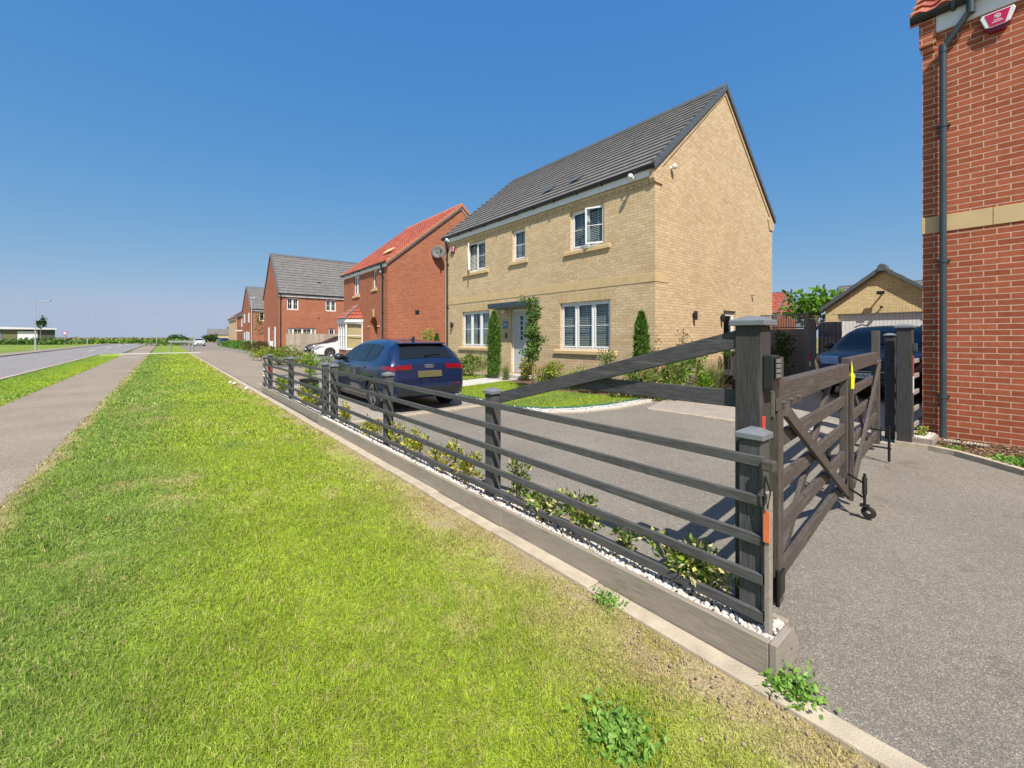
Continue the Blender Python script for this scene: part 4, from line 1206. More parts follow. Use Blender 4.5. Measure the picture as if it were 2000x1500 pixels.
# things fixed to its walls
def lamp(x, y, z, rz, label, two=True):
    r = empty('wall_light', (x, y, z), rz, label, 'wall light', 'small dark wall lights')
    mb = MB(); mb.box(-.045, .045, -.018, -.001, -.05, .05); mb.build('back_plate', MT['black_plastic'], r)
    mb = MB(); mb.lathe([(0, -.12), (.045, -.12), (.05, -.11), (.05, .11), (.045, .12), (0, .12)], 14, (0, -.07, 0)); mb.build('body', MT['black_plastic'], r, smooth=True, sharp=40)
    return r
lamp(HX - .38, HY, 1.98, 0, 'dark wall light on the front wall beside the slim conifer near the corner')
lamp(HX, HY + 1.86, 2.08, R(90), 'dark wall light on the gable wall nearer the house corner')
lamp(HX, HY + 3.50, 2.06, R(90), 'dark wall light on the gable wall beside the side door')
lamp(HX - 9.35, HY, 2.0, 0, 'dark wall light at the far left of the buff front')
def camera_unit(x, y, z, rz, label):
    r = empty('security_camera', (x, y, z), rz, label, 'camera', 'white cameras')
    mb = MB(); mb.lathe([(0, 0), (.05, 0), (.05, -.02), (0, -.03)], 12, (0, 0, 0), 'y'); mb.tube([(0, -.02, 0), (0, -.07, .0)], .018, 8); mb.build('bracket', MT['white'], r)
    mb = MB(); mb.lathe([(0, -.06), (.04, -.055), (.062, -.02), (.062, .03), (.045, .06), (0, .07)], 16, (0, -.10, .01)); mb.build('head', MT['white'], r, smooth=True)
    return r
camera_unit(HX, HY + .72, 5.92 - .13, R(90), 'white round camera under the verge on the gable wall')
camera_unit(HX - .55, HY - .13, 5.50, 0, 'white camera on the fascia near the house corner')
camera_unit(HX - 9.45, HY - .13, 5.50, 0, 'white camera on the fascia at the far end by the downpipe')
fl = empty('flue', (HX, HY + 5.72, 2.9), R(90), 'small brass coloured vent stub high on the gable wall', 'vent')
mb = MB(); mb.tube([(0, 0, 0), (0, -.1, 0)], .035, 10); mb.box(-.03, .03, -.12, -.1, -.05, .05); mb.build('stub', MT['stone'], fl)
np_ = empty('house_sign', (HX - 5.86, HY, 1.93), 0, 'small blue house sign beside the front door', 'sign')
MT['sign_blue'] = simple('blue_sign', (.08, .19, .33), .4)
mb = MB(); mb.box(-.13, .13, -.02, -.001, -.13, .13); mb.build('plate', MT['sign_blue'], np_, bevel=.004)
mb = MB(); mb.box(-.10, .10, -.0225, -.0205, -.02, .0); mb.box(-.07, .07, -.0225, -.0205, .04, .055); mb.build('border', MT['paper'], np_)
pl = empty('porch_light', (HX - 5.86, HY, 2.42), 0, 'white porch light under the grey canopy', 'wall light')
mb = MB(); mb.box(-.05, .05, -.03, -.001, -.06, .06); mb.build('back_plate', MT['white'], pl); mb = MB(); mb.lathe([(0, -.1), (.06, -.09), (.075, .0), (.05, .07), (0, .08)], 14, (0, -.09, 0)); mb.build('globe', MT['white'], pl, smooth=True)
dbx = empty('door_bell', (HX - 5.80, HY, 1.55), 0, 'dark doorbell box under the blue house sign', 'doorbell')
mb = MB(); mb.box(-.04, .04, -.03, -.001, -.09, .09); mb.build('case', MT['black_plastic'], dbx, bevel=.004)

MT['alarm_red'] = simple('crimson_alarm', (.50, .012, .085), .35, var=.05)
MT['alarm_dark'] = simple('dark_crimson_alarm', (.20, .004, .03), .25, var=.05)
MT['alarm_white'] = simple('alarm_white', (.74, .74, .74), .4, var=.03)
def alarm(x, y, z, s, label):
    r = empty('alarm_box', (x, y, z), 0, label, 'alarm box', 'burglar alarm boxes')
    P = [(-.155, .105), (.155, .105), (.17, .06), (.12, -.10), (.075, -.165), (-.075, -.165), (-.12, -.10), (-.17, .06)]
    P = [(a * s, b_ * s) for a, b_ in P]
    mb = MB(); mb.prism(P, 'y', -.06 * s, -.001); mb.build('case', MT['alarm_dark'], r, bevel=.006 * s)
    Q = [(-.152, .103), (.152, .103), (.167, .06), (.118, -.09), (.065, -.105), (-.065, -.105), (-.118, -.09), (-.167, .06)]
    mb = MB(); mb.prism([(a * s, b_ * s) for a, b_ in Q], 'y', -.085 * s, -.061 * s); mb.build('front_cover', MT['alarm_white'], r, bevel=.008 * s)
    Q = [(-.122, .088), (.122, .088), (.072, -.092), (-.072, -.092)]
    mb = MB(); mb.prism([(a * s, b_ * s) for a, b_ in Q], 'y', -.089 * s, -.0851 * s); mb.build('badge_panel', MT['alarm_red'], r)
    hx = [(.034 * math.cos(t_ + .52), .030 + .034 * math.sin(t_ + .52)) for t_ in [k * math.pi / 3 for k in range(6)]]
    mb = MB(); mb.prism([(a * s, b_ * s) for a, b_ in hx], 'y', -.0915 * s, -.0891 * s); e_ = mb.build('emblem', MT['alarm_white'], r)
    mb = MB()
    for rr in (.020,):
        ring = [(rr * math.cos(k * .3142), .030 + rr * math.sin(k * .3142)) for k in range(21)]
        for a, b_ in zip(ring[:-1], ring[1:]): mb.bar((a[0] * s, -.092 * s, a[1] * s), (b_[0] * s, -.092 * s, b_[1] * s), .004 * s, .004 * s, up=(0, 1, 0))
    mb.bar((-.008 * s, -.092 * s, .016 * s), (.008 * s, -.092 * s, .044 * s), .005 * s, .004 * s, up=(0, 1, 0))
    mb.build('emblem_ring', MT['alarm_red'], e_)
    mb = MB()
    for k in range(5): mb.box((-.035 + .0145 * k) * s, (-.024 + .0145 * k) * s, -.0905 * s, -.0891 * s, -.028 * s, -.016 * s)
    for k in range(8): mb.box((-.052 + .0133 * k) * s, (-.042 + .0133 * k) * s, -.0905 * s, -.0891 * s, -.052 * s, -.040 * s)
    mb.build('lettering', MT['alarm_white'], r)
    return r
alarm(HX - 9.30, HY, 5.12, .95, 'crimson and white alarm box at the far upper corner of the buff house')

# ---- red brick house behind it, pantiled
c2x, c2y = -19.486, 6.556
W2 = 6.6
def bx_(a): return W2 + a
fr2 = [(bx_(-4.85), bx_(-3.95), 3.93 - B, 5.05 - B), (bx_(-1.94), bx_(-1.44), 4.08 - B, 5.06 - B), (bx_(-2.30), bx_(-1.30), .03, 2.352)]
h2 = house('detached_house', (c2x - W2, c2y, B), 0, W2, 8.6, 5.24 - B, 8.95 - B, 'red', 'tile_red', 'red brick house with red pantile roof, arched porch and white bay window', front=fr2, pan=True, gauge=.32, cap='clay_cap', bargeboard=True, over=.13, verge_over=.12, stepcap=False)
window_unit(h2, (fr2[0][0], 0, fr2[0][2]), 0, .90, 1.12, [1, 1], 'curtain', None, False, ('stone', .12, .14, .06), None)
window_unit(h2, (fr2[1][0], 0, fr2[1][2]), 0, .50, .98, [1], 'curtain', None, False, ('stone', .12, .14, .06), None)
# arched recess with keystone
mb = MB(); cx = bx_(-1.80); n = 14
arc = [(cx + .50 * math.cos(math.pi * k / n), 1.85 + .50 * math.sin(math.pi * k / n)) for k in range(n + 1)]
arc2 = [(cx + .74 * math.cos(math.pi * k / n), 1.85 + .74 * math.sin(math.pi * k / n)) for k in range(n + 1)]
for k in range(n):
    a, b_, c_, d_ = arc[k], arc[k + 1], arc2[k + 1], arc2[k]
    mb.add([(a[0], -.006, a[1]), (b_[0], -.006, b_[1]), (c_[0], -.006, c_[1]), (d_[0], -.006, d_[1]), (a[0], .004, a[1]), (b_[0], .004, b_[1])], [(0, 1, 2, 3), (0, 4, 5, 1)])
mb.build('porch_arch', MT['red_soldier'], h2, uvf=lambda c, n: (math.hypot(c.x - cx, c.z - 1.85), math.atan2(c.z - 1.85, c.x - cx) * .6))
mb = MB()
for k in range(n):                     # brick spandrels closing the square opening above the arch
    (xa, za), (xb, zb_) = arc[k], arc[k + 1]
    mb.quad((xa, 0, za), (xb, 0, zb_), (xb, 0, 2.352), (xa, 0, 2.352)); mb.quad((xa, 0, za), (xb, 0, zb_), (xb, .9, zb_), (xa, .9, za))
for xx in (cx - .5, cx + .5): mb.quad((xx, .11, 0), (xx, .9, 0), (xx, .9, 1.86), (xx, .11, 1.86))
mb.quad((cx - .5, .9, 0), (cx + .5, .9, 0), (cx + .5, .9, 2.352), (cx - .5, .9, 2.352))
mb.build('porch_recess', MT['red'], h2, uv=True, recalc=False)
mb = MB(); mb.box(cx - .45, cx + .45, .85, .89, 0, 2.0); mb.build('front_door', MT['black_plastic'], h2)
mb = MB(); mb.prism([(cx - .07, 2.33), (cx + .07, 2.33), (cx + .11, 2.75), (cx - .11, 2.75)], 'y', -.03, -.007); mb.box(cx - .82, cx - .52, -.03, .0, 1.80, 1.88); mb.box(cx + .52, cx + .82, -.03, .0, 1.80, 1.88); mb.build('keystone', MT['stone'], h2)
# bay
BX0, BX1, BP = bx_(-5.55), bx_(-3.45), .75
mb = MB(); mb.prism([(BX0, 0), (BX0 + .45, -BP), (BX1 - .45, -BP), (BX1, 0)], 'z', 0, .55); bay = mb.build('bay_window', MT['red'], h2, uv=True)
mb = MB(); pl_ = [(BX0, 0), (BX0 + .45, -BP), (BX1 - .45, -BP), (BX1, 0)]
for (p, q), nl in zip(zip(pl_[:-1], pl_[1:]), (1, 3, 1)):
    for z in (.60, 2.05): mb.bar((p[0], p[1], z), (q[0], q[1], z), .08, .10)
    for k in range(0 if nl == 1 and p == pl_[0] else 1, nl + 1):
        t_ = k / nl; mb.bar((p[0] + (q[0] - p[0]) * t_, p[1] + (q[1] - p[1]) * t_, .55), (p[0] + (q[0] - p[0]) * t_, p[1] + (q[1] - p[1]) * t_, 2.1), .085, .085, up=(1, 0, 0))
    mb.bar((p[0], p[1], 1.35), (q[0], q[1], 1.35), .03, .03)
mb.build('bay_frame', MT['white'], bay)
mb = MB()
for p, q in zip(pl_[:-1], pl_[1:]): mb.quad((p[0], p[1], .6), (q[0], q[1], .6), (q[0], q[1], 2.05), (p[0], p[1], 2.05))
mb.build('pane', MT['glass'], bay)
mb = MB(); mb.prism([(BX0 + .1, .1), (BX0 + .5, -BP + .1), (BX1 - .5, -BP + .1), (BX1 - .1, .1)], 'z', .56, 2.0); mb.build('blind', MT['stone'], bay)
mb = MB(); mb.prism([(BX0 - .1, 0), (BX0 + .35, -BP - .12), (BX1 - .35, -BP - .12), (BX1 + .1, 0)], 'z', 2.1, 2.3); mb.build('bay_fascia', MT['white'], bay)
mb = MB(); e0 = [(BX0 - .16, 0, 2.3), (BX0 + .32, -BP - .2, 2.3), (BX1 - .32, -BP - .2, 2.3), (BX1 + .16, 0, 2.3)]; t0 = [(BX0 + .7, 0, 3.1), (BX1 - .7, 0, 3.1)]
uvd = []; K = 30
def rows(A, Bp, A2, B2):
    for r_ in range(4):
        for k in range(K):
            def pt(kk, t_, lf):
                a = Vector(A).lerp(Vector(Bp), kk / K); b_ = Vector(A2).lerp(Vector(B2), kk / K); p = a.lerp(b_, t_)
                L_ = (Vector(Bp) - Vector(A)).length
                return (p.x, p.y - lf * .5, p.z + lf + .02 * math.sin(kk / K * L_ / .2 * 6.283))
            mb.add([pt(k, r_ / 4, .03), pt(k + 1, r_ / 4, .03), pt(k + 1, (r_ + 1) / 4, 0), pt(k, (r_ + 1) / 4, 0)], [(0, 1, 2, 3)])
rows(e0[0], e0[1], t0[0], t0[0]); rows(e0[1], e0[2], t0[0], t0[1]); rows(e0[2], e0[3], t0[1], t0[1])
mb.build('bay_roof', MT['tile_red'], bay, uvf=lambda c, n: (c.x * 4, c.z * 5), recalc=False)
mb = MB(); mb.bar(e0[2], t0[1], .16, .05); mb.bar(e0[1], t0[0], .16, .05); mb.build('hip_flashing', MT['lead'], bay)
downpipe(h2, bx_(-.52), 5.24 - B, .13)
mb = MB(); mb.prism([(.55, 6.02 - B), (.58, 6.08 - B), (.80, 6.27 - B), (.84, 6.22 - B)], 'x', bx_(-1.9), bx_(-1.0)); mb.build('roof_vent', MT['stone'], h2)
mb = MB(); mb.box(W2 + .001, W2 + .012, 1.50, 1.72, 2.70 - B, 2.92 - B); mb.build('wall_vent', MT['black_plastic'], h2)
al2 = empty('alarm_box', (c2x - .75, c2y, 4.95), 0, 'small blue and white alarm box under the eaves of the pantiled house', 'alarm box')
MT['alarm_blue'] = simple('blue_alarm', (.10, .20, .45), .4)
mb = MB(); mb.box(-.13, .13, -.07, -.001, -.14, .14); mb.build('case', MT['alarm_white'], al2, bevel=.02); mb = MB(); mb.box(-.10, .10, -.074, -.0705, -.05, .10); mb.build('badge_panel', MT['alarm_blue'], al2)
ds = empty('satellite_dish', (c2x, c2y + 2.75, 6.05), R(90), 'grey satellite dish on the red brick gable', 'satellite dish')
mb = MB(); mb.tube([(0, 0, -.1), (0, -.22, -.05)], .02, 8); mb.build('bracket', MT['dark_steel'], ds)
mb = MB(); mb.lathe([(0, 0), (.13, .01), (.26, .04), (.36, .075)], 28, (0, 0, 0), 'z')
dd = mb.build('dish', simple('dish_grey', (.11, .115, .12), .6), ds, smooth=True, loc=(0, -.19, 0), rot=(R(80), 0, R(-42)))
sol = dd.modifiers.new('thick', 'SOLIDIFY'); sol.thickness = .012
mb = MB(); mb.tube([(0, -.30, -.30), (-.10, -.62, -.02)], .012, 6); mb.box(-.14, -.07, -.67, -.59, -.05, .03); mb.build('arm', MT['dark_steel'], ds)

# ---- third house: gable to the street, long wall facing the viewer
def gable_house(name, cx_, cy_, W, D, ez, rz_, label, fr, lf=(), b0=.2, brick='red', tile='tile_grey', **kw):
    return house(name, (cx_, cy_, b0), R(90), W, D, ez - b0, rz_ - b0, brick, tile, label, front=fr, left=lf, over=.15, interior=True, **kw)
b3 = .2
fr3 = [(.58, 1.48, 3.80 - b3, 4.80 - b3), (3.62, 4.52, 3.80 - b3, 4.80 - b3), (.70, 2.85, 1.25 - b3, 2.30 - b3), (3.88, 4.4, 1.25 - b3, 2.30 - b3)]
h3 = gable_house('detached_house', -38.09, 5.212, 9.2, 6.6, 5.08, 8.85, 'red brick house with dark roof, its gable to the street, behind the wooden fence', fr3, lf=[(6.6 - 2.6, 6.6 - 2.1, .1, 2.3 - b3)], gauge=.33)
window_unit(h3, (.58, 0, 3.80 - b3), 0, .90, 1.0, [1, 1], None, None, 2, None, None)
window_unit(h3, (3.62, 0, 3.80 - b3), 0, .90, 1.0, [1, 1], None, None, 2, None, None)
window_unit(h3, (.70, 0, 1.25 - b3), 0, 2.15, 1.05, [1, 2, 2, 1], 'cream', None, 2, None, None)
window_unit(h3, (3.88, 0, 1.25 - b3), 0, .52, 1.05, [1], None, None, 2, None, None)
downpipe(h3, .12, 5.08 - b3, .15)
mb = MB(); mb.box(3.0, 3.12, -.012, -.001, 2.9, 3.02); mb.box(3.2, 3.5, .9, 1.25, 6.05, 6.2); mb.build('wall_vent', MT['black_plastic'], h3)
mb = MB()
for y0 in (1.2, 3.9): mb.box(-.045, -.002, y0, y0 + .45, .1, 2.2)
mb.box(-.25, -.002, 2.3, 2.8, .5, 1.0); mb.build('gable_window', MT['white'], h3)
h4 = gable_house('detached_house', -59.94, 6.211, 9.0, 7.0, 5.0, 8.1, 'red brick house with dark roof standing beyond the wooden fence house', [(.9, 1.5, 3.6 - .2, 4.7 - .2)], b0=.2, gauge=.4)
window_unit(h4, (.9, 0, 3.4), 0, .6, 1.1, [1], None, None, False, ('stone', .1, .1, .05), None)
downpipe(h4, .15, 4.8, .15)
mb = MB()
for y0, z0, z1 in ((1.0, 3.2, 4.4), (4.6, 3.2, 4.4), (1.0, .7, 2.0), (2.6, .1, 2.1), (4.6, .7, 2.0)): mb.box(-.05, -.002, y0, y0 + .75, z0, z1)
mb.build('gable_window', MT['white'], h4)
h5 = house('terraced_house', (-79.0, 6.9, .2), 0, 9.0, 8, 4.8, 7.4, 'red', 'tile_grey', 'low red brick house with dark eaves beyond the two gabled houses', over=.2, gauge=.45, interior=False)
mb = MB()
for a in (5.4, 7.4): mb.box(a, a + .8, -.04, -.002, 2.9, 4.1)
mb.box(6.2, 7.1, -.04, -.002, 0, 2.1); mb.build('front_window', MT['white'], h5)
mb = MB(); mb.box(5.9, 7.5, -.9, -.002, 2.25, 2.4); mb.build('porch_canopy', MT['white'], h5)
h6 = house('terraced_house', (-93.5, 7.3, .2), 0, 10.5, 9, 4.6, 8.3, 'buff', 'tile_red', 'cream walled house with steep red roof at the end of the row', over=.2, gauge=.5, interior=False)
h7 = house('bungalow', (-193, 10.5, 0), R(85), 9.5, 7, 2.7, 4.9, 'buff', 'tile_grey', 'long low bungalow with brown roof far beyond the parked cars', over=.3, gauge=.8, interior=False)

# ---- red brick house on the right edge
b4 = .15
h8 = house('detached_house', (-.235, 6.036, b4), 0, 9.0, 8.0, 5.83 - b4, 9.4 - b4, 'red_near', 'tile_red', 'red brick house cut off by the right edge, with buff stone band and downpipe', pan=True, gauge=.31, cap='clay_cap', over=.075, verge_over=.10, fasc_h=.22, stepcap=False)
mb = MB(); n = 14
for i in range(n): mb.box(i * .64 + .003 + (-.012 if i == 0 else 0), (i + 1) * .64 - .003, -.012, .0, 2.895 - b4, 3.115 - b4)
mb.build('string_course', MT['stone'], h8, bevel=.003)
mb = MB(); mb.box(-.03, .135, -.055, -.002, 5.44 - b4, 5.79 - b4); mb.box(-.016, .125, -.03, -.003, 5.365 - b4, 5.439 - b4); mb.build('corbel', MT['red_near'], h8, uv=True)
downpipe(h8, .205, 5.83 - b4, .10, y=-.075, z0=.0, mat='grey_plastic', swan=.455)
alarm(.445, 6.036, 5.445, .88, 'crimson and white alarm box high on the red brick wall at the right edge')

# ---- garage
gx, gy = -3.84, 16.11
GB = .14
MT['garage_brick'] = brick_mat('yellow_buff_brick', (.72, .56, .29), (.82, .67, .39), (.50, .38, .20))
MT['garage_soldier'] = brick_mat('yellow_buff_brick_on_end', (.70, .55, .28), (.80, .65, .37), (.50, .38, .20), soldier=True)
gr = empty('garage', (gx, gy, GB), 0, 'buff brick single garage with white door and dark capped gable', 'garage')
GW, GD_, ge, gr_ = 3.1, 6, 2.50 - GB, 3.72 - GB
mb = MB()
wall_faces(mb, GW, ge, [(.36, 2.74, .02, 2.29 - GB)], lambda a, o, z: (a, o, z))
mb.add([(0, 0, ge), (GW, 0, ge), (GW / 2, 0, gr_)], [(0, 1, 2)])
mb.quad((0, GD_, 0), (0, 0, 0), (0, 0, ge), (0, GD_, ge)); mb.quad((GW, 0, 0), (GW, GD_, 0), (GW, GD_, ge), (GW, 0, ge)); mb.quad((GW, GD_, 0), (0, GD_, 0), (0, GD_, ge), (GW, GD_, ge))
mb.build('wall', MT['garage_brick'], gr, uv=True, recalc=False)
mb = MB()
n = 24
for i in range(n): mb.box(.36 + i * 2.38 / n + .003, .36 + (i + 1) * 2.38 / n - .003, .09, .11, .02, 2.285 - GB)
mb.box(.36, 2.74, .1105, .12, .02, 2.285 - GB); mb.build('garage_door', MT['white'], gr)
mb = MB(); mb.box(.20, 2.90, -.004, -.0005, 2.292 - GB, 2.51 - GB); mb.build('lintel', MT['garage_soldier'], gr, uvf=lambda c, n: (c.z - (2.292 - GB), c.x))
mb = MB(); uvd = []
for sgn in (0, 1):
    for r_ in range(7):
        t0_, t1_ = r_ / 7, (r_ + 1) / 7
        def rp(t_, lf, y): 
            x = -.12 + (GW / 2 + .12) * t_; z = ge - .02 + (gr_ - ge + .08) * t_ + lf
            return ((x if sgn == 0 else GW - x), y, z)
        mb.add([rp(t0_, .03, -.1), rp(t0_, .03, GD_), rp(t1_, .01, GD_), rp(t1_, .01, -.1)], [(0, 1, 2, 3)])
        mb.add([rp(t0_, -.04, -.1), rp(t0_, -.04, GD_), rp(t0_, .03, GD_), rp(t0_, .03, -.1)], [(0, 1, 2, 3)])
mb.build('roof', MT['tile_grey'], gr, uvf=lambda c, n: (c.y / .3, c.x / .25), recalc=False)
mb = MB()
for sgn in (0, 1):
    for r_ in range(6):
        def rp(t_, lf):
            x = -.12 + (GW / 2 + .12) * t_; z = ge - .02 + (gr_ - ge + .08) * t_ + lf
            return ((x if sgn == 0 else GW - x), z)
        mb.prism([rp(r_ / 6, -.10), rp(r_ / 6, .065), rp((r_ + 1.05) / 6, .045), rp((r_ + 1.05) / 6, -.10)], 'y', -.16, -.04)
mb.prism([(GW / 2 - .14, gr_ - .08), (GW / 2 - .10, gr_ + .12), (GW / 2, gr_ + .17), (GW / 2 + .10, gr_ + .12), (GW / 2 + .14, gr_ - .08)], 'y', -.18, .3)
mb.build('verge_caps', MT['slate_cap'], gr, bevel=.01)
fl2 = empty('floodlight', (gx + 1.53, gy, 2.93), 0, 'black floodlight on the garage gable', 'floodlight')
mb = MB(); mb.box(-.10, .10, -.26, -.20, -.05, .06); mb.box(-.02, .02, -.2, -.001, -.06, -.02); mb.build('head', MT['black_plastic'], fl2, bevel=.006)
mb = MB(); mb.box(-.08, .08, -.262, -.2605, -.035, .045); mb.build('lens', MT['car_glass'], fl2)
fl3 = empty('sensor', (gx + 1.53, gy, 2.48), 0, 'small black sensor above the garage door', 'sensor')
mb = MB(); mb.lathe([(0, -.045), (.04, -.03), (.045, .02), (0, .045)], 12, (0, -.10, 0)); mb.tube([(0, -.08, 0), (0, -.001, 0)], .018, 8); mb.build('body', MT['black_plastic'], fl3)
lamp(gx + .22, gy, 1.9, 0, 'dark wall light beside the garage door')

# ---- dark fencing between house and garage, houses beyond
df = empty('garden_fence', (-5.06, 13.6, .14), 0, 'charcoal boarded garden fence with slatted trellis top between house and garage', 'fence')
mb = MB()
for i in range(10): mb.box(i * .128, i * .128 + .122, 0, .022, .04, 1.62)
mb.build('boards', MT['dark_fence'], df)
mb = MB()
for i in range(26): mb.box(i * .049, i * .049 + .022, .01, .028, 1.66, 2.10)
mb.box(0, 1.28, .0285, .05, 1.64, 1.68); mb.box(0, 1.28, .0285, .05, 2.06, 2.10); mb.build('trellis', MT['dark_fence'], df)
mb = MB(); mb.box(1.28, 1.37, -.02, .07, 0, 2.12); mb.build('post', MT['dark_fence'], df)
mb = MB()
for i in range(8): mb.box(1.30, 1.322, .08 + i * .128, .2 + i * .128, .04, 1.95 if i < 7 else 2.0)
mb.build('side_boards', MT['dark_fence'], df)
mb = MB()
for i in range(7): mb.box(1.30, 1.33, .08, 1.3, 1.62 + i * .07, 1.65 + i * .07)
mb.build('side_trellis', MT['trellis'], df)
dg = empty('garden_gate', (-3.70, 14.75, .14), R(22), 'charcoal boarded garden gate standing open beside the garage', 'gate')
mb = MB()
for i in range(6): mb.box(i * .105, i * .105 + .10, 0, .022, .06, 1.86)
mb.build('boards', MT['dark_fence'], dg)
for z in (.3, 1.45):
    mb = MB(); mb.box(0, .625, -.03, -.001, z, z + .1); mb.build('ledge', MT['dark_fence'], dg)
rfl = empty('reflector_post', (-3.55, 13.4, GB), 0, 'thin dark marker post with red and white reflector by the garden fence', 'marker post')
mb = MB(); mb.box(-.04, .04, -.04, .04, 0, 1.0); mb.build('post', MT['dark_fence'], rfl); mb = MB(); mb.box(-.03, .03, -.046, -.0405, .62, .82); mb.build('red_reflector', MT['red_reflect'], rfl); mb = MB(); mb.box(-.03, .03, -.046, -.0405, .46, .61); mb.build('white_reflector', MT['cream_reflect'], rfl)
h9 = house('detached_house', (-26.4, 52.0, .2), R(4), 9, 8, 4.1, 6.9, 'red', 'tile_red', 'red roofed brick house glimpsed beyond the garden fence', front=[(7.2, 7.9, 3.2, 4.3), (8.2, 8.7, 3.2, 4.3)], over=.2, gauge=.4, interior=False)
for x in (7.2, 8.2): window_unit(h9, (x, 0, 3.2), 0, .7 if x < 8 else .5, 1.1, [1], None, None, False, None, None)
h10 = house('detached_house', (-9.6, 40.0, -1.2), R(2), 10.5, 8, 3.6, 7.2, 'buff', 'tile_grey', 'house with brown grey roof showing behind the garage', over=.2, gauge=.4, interior=False)
# wooden panel fence before the third house
wf = empty('panel_fence', (-36.4, 5.4, .15), R(90), 'weathered wooden panel fence in front of the third house', 'fence')
for k in range(5):
    mb = MB()
    for i in range(13): mb.box(k * 1.83 + i * .14, k * 1.83 + i * .14 + .136, 0 + .006 * (i % 2), .02 + .006 * (i % 2), 0, 1.66 + random.uniform(-.012, .012))
    mb.build('fence_panel', MT['panel_fence'], wf)

# ------------------------------------------------------------------ vehicles
def paint_mat(name, c, metal=.35, rough=.32, coat=1.0):
    m, nt, b = nmat(name)
    b.inputs['Base Color'].default_value = (*c, 1); b.inputs['Metallic'].default_value = metal
    b.inputs['Roughness'].default_value = rough; b.inputs['Coat Weight'].default_value = coat; b.inputs['Coat Roughness'].default_value = .03
    return m
MT['p_blue'] = paint_mat('navy_car_paint', (.006, .021, .078), .35)
MT['p_black'] = paint_mat('black_car_paint', (.006, .007, .009), .0, .45, .2)
MT['p_white'] = paint_mat('white_car_paint', (.78, .78, .78), 0, .35)
MT['p_navy'] = paint_mat('dark_blue_car_paint', (.012, .022, .055), .3)
MT['lamp_red'] = simple('tail_lamp_red', (.20, .003, .010), .12, var=.1, coat=1)
MT['lamp_clear'] = simple('headlamp', (.30, .30, .31), .10, var=.35, vs=25, metal=.4, coat=1)
MT['plate_y'] = simple('plate_yellow', (.11, .102, .045), .5, var=.05)
MT['plate_w'] = simple('plate_white', (.78, .78, .76), .5, var=.03)
MT['chrome'] = simple('chrome', (.7, .7, .7), .15, metal=1, var=.02)

def lerp_tab(tab, x):
    xs = [t[0] for t in tab]; ys = [t[1] for t in tab]
    # monotone smooth interpolation
    x = np.asarray(x, dtype=float)
    m = np.zeros(len(xs)); d = np.diff(ys) / np.diff(xs)
    m[0], m[-1] = d[0], d[-1]
    for i in range(1, len(xs) - 1):
        m[i] = 0 if d[i - 1] * d[i] <= 0 else 2 * d[i - 1] * d[i] / (d[i - 1] + d[i])
    i = np.clip(np.searchsorted(xs, x) - 1, 0, len(xs) - 2)
    x0 = np.array(xs)[i]; h = np.array(xs)[i + 1] - x0; t = np.clip((x - x0) / h, 0, 1)
    y0, y1, m0, m1 = np.array(ys)[i], np.array(ys)[i + 1], m[i], m[i + 1]
    return y0 * (2 * t**3 - 3 * t**2 + 1) + y1 * (-2 * t**3 + 3 * t**2) + h * m0 * (t**3 - 2 * t**2 + t) + h * m1 * (t**3 - t**2)

HATCH = dict(L=4.34, hw=.91, r=.325, ax=(.80, 3.42), arch=.365,
    top=[(0, .62), (.03, .80), (.07, .95), (.12, 1.02), (.24, 1.16), (.40, 1.315), (.46, 1.345), (.60, 1.365), (1.0, 1.415), (1.6, 1.43), (2.1, 1.405), (2.45, 1.32), (2.85, 1.13), (3.10, 1.005), (3.25, .965), (3.7, .90), (4.05, .82), (4.22, .72), (4.34, .55)],
    bot=[(0, .40), (.10, .31), (.35, .24), (.8, .18), (3.4, .18), (4.0, .2), (4.2, .24), (4.34, .32)],
    plan=[(0, .80), (.06, .88), (.18, .95), (.45, .985), (1.0, 1.0), (3.0, .99), (3.7, .965), (4.05, .90), (4.22, .80), (4.34, .62)],
    vert=[(.15, .93), (.3, .965), (.55, 1.0), (.75, 1.0), (.86, .985), (.95, .955), (1.00, .915), (1.15, .825), (1.30, .725), (1.45, .62)],
    rear=(.135, .395), wind=(2.52, 3.06), side=(.74, 2.93), belt=.985, pillars=[(1.30, 1.34), (2.02, 2.10)], lamp=(.825, .925))
SUV = dict(L=4.75, hw=.98, r=.36, ax=(.88, 3.75), arch=.405,
    top=[(0, .66), (.04, .90), (.08, 1.06), (.14, 1.15), (.30, 1.40), (.45, 1.53), (.55, 1.565), (1.0, 1.60), (1.7, 1.61), (2.2, 1.58), (2.55, 1.48), (2.95, 1.25), (3.22, 1.10), (3.35, 1.055), (3.9, 1.01), (4.35, .94), (4.58, .86), (4.70, .74), (4.75, .60)],
    bot=[(0, .43), (.10, .34), (.35, .28), (.9, .22), (3.7, .22), (4.4, .24), (4.6, .26), (4.75, .32)],
    plan=[(0, .82), (.06, .90), (.18, .96), (.45, .99), (1.0, 1.0), (3.2, .99), (4.0, .985), (4.45, .95), (4.62, .89), (4.75, .78)],
    vert=[(.2, .94), (.38, .97), (.66, 1.0), (.90, .99), (.99, .975), (1.09, .94), (1.32, .83), (1.46, .76), (1.61, .66)],
    rear=(.16, .42), wind=(2.62, 3.18), side=(.60, 3.05), belt=1.10, pillars=[(1.35, 1.40), (2.15, 2.23)], lamp=(.86, 1.0))

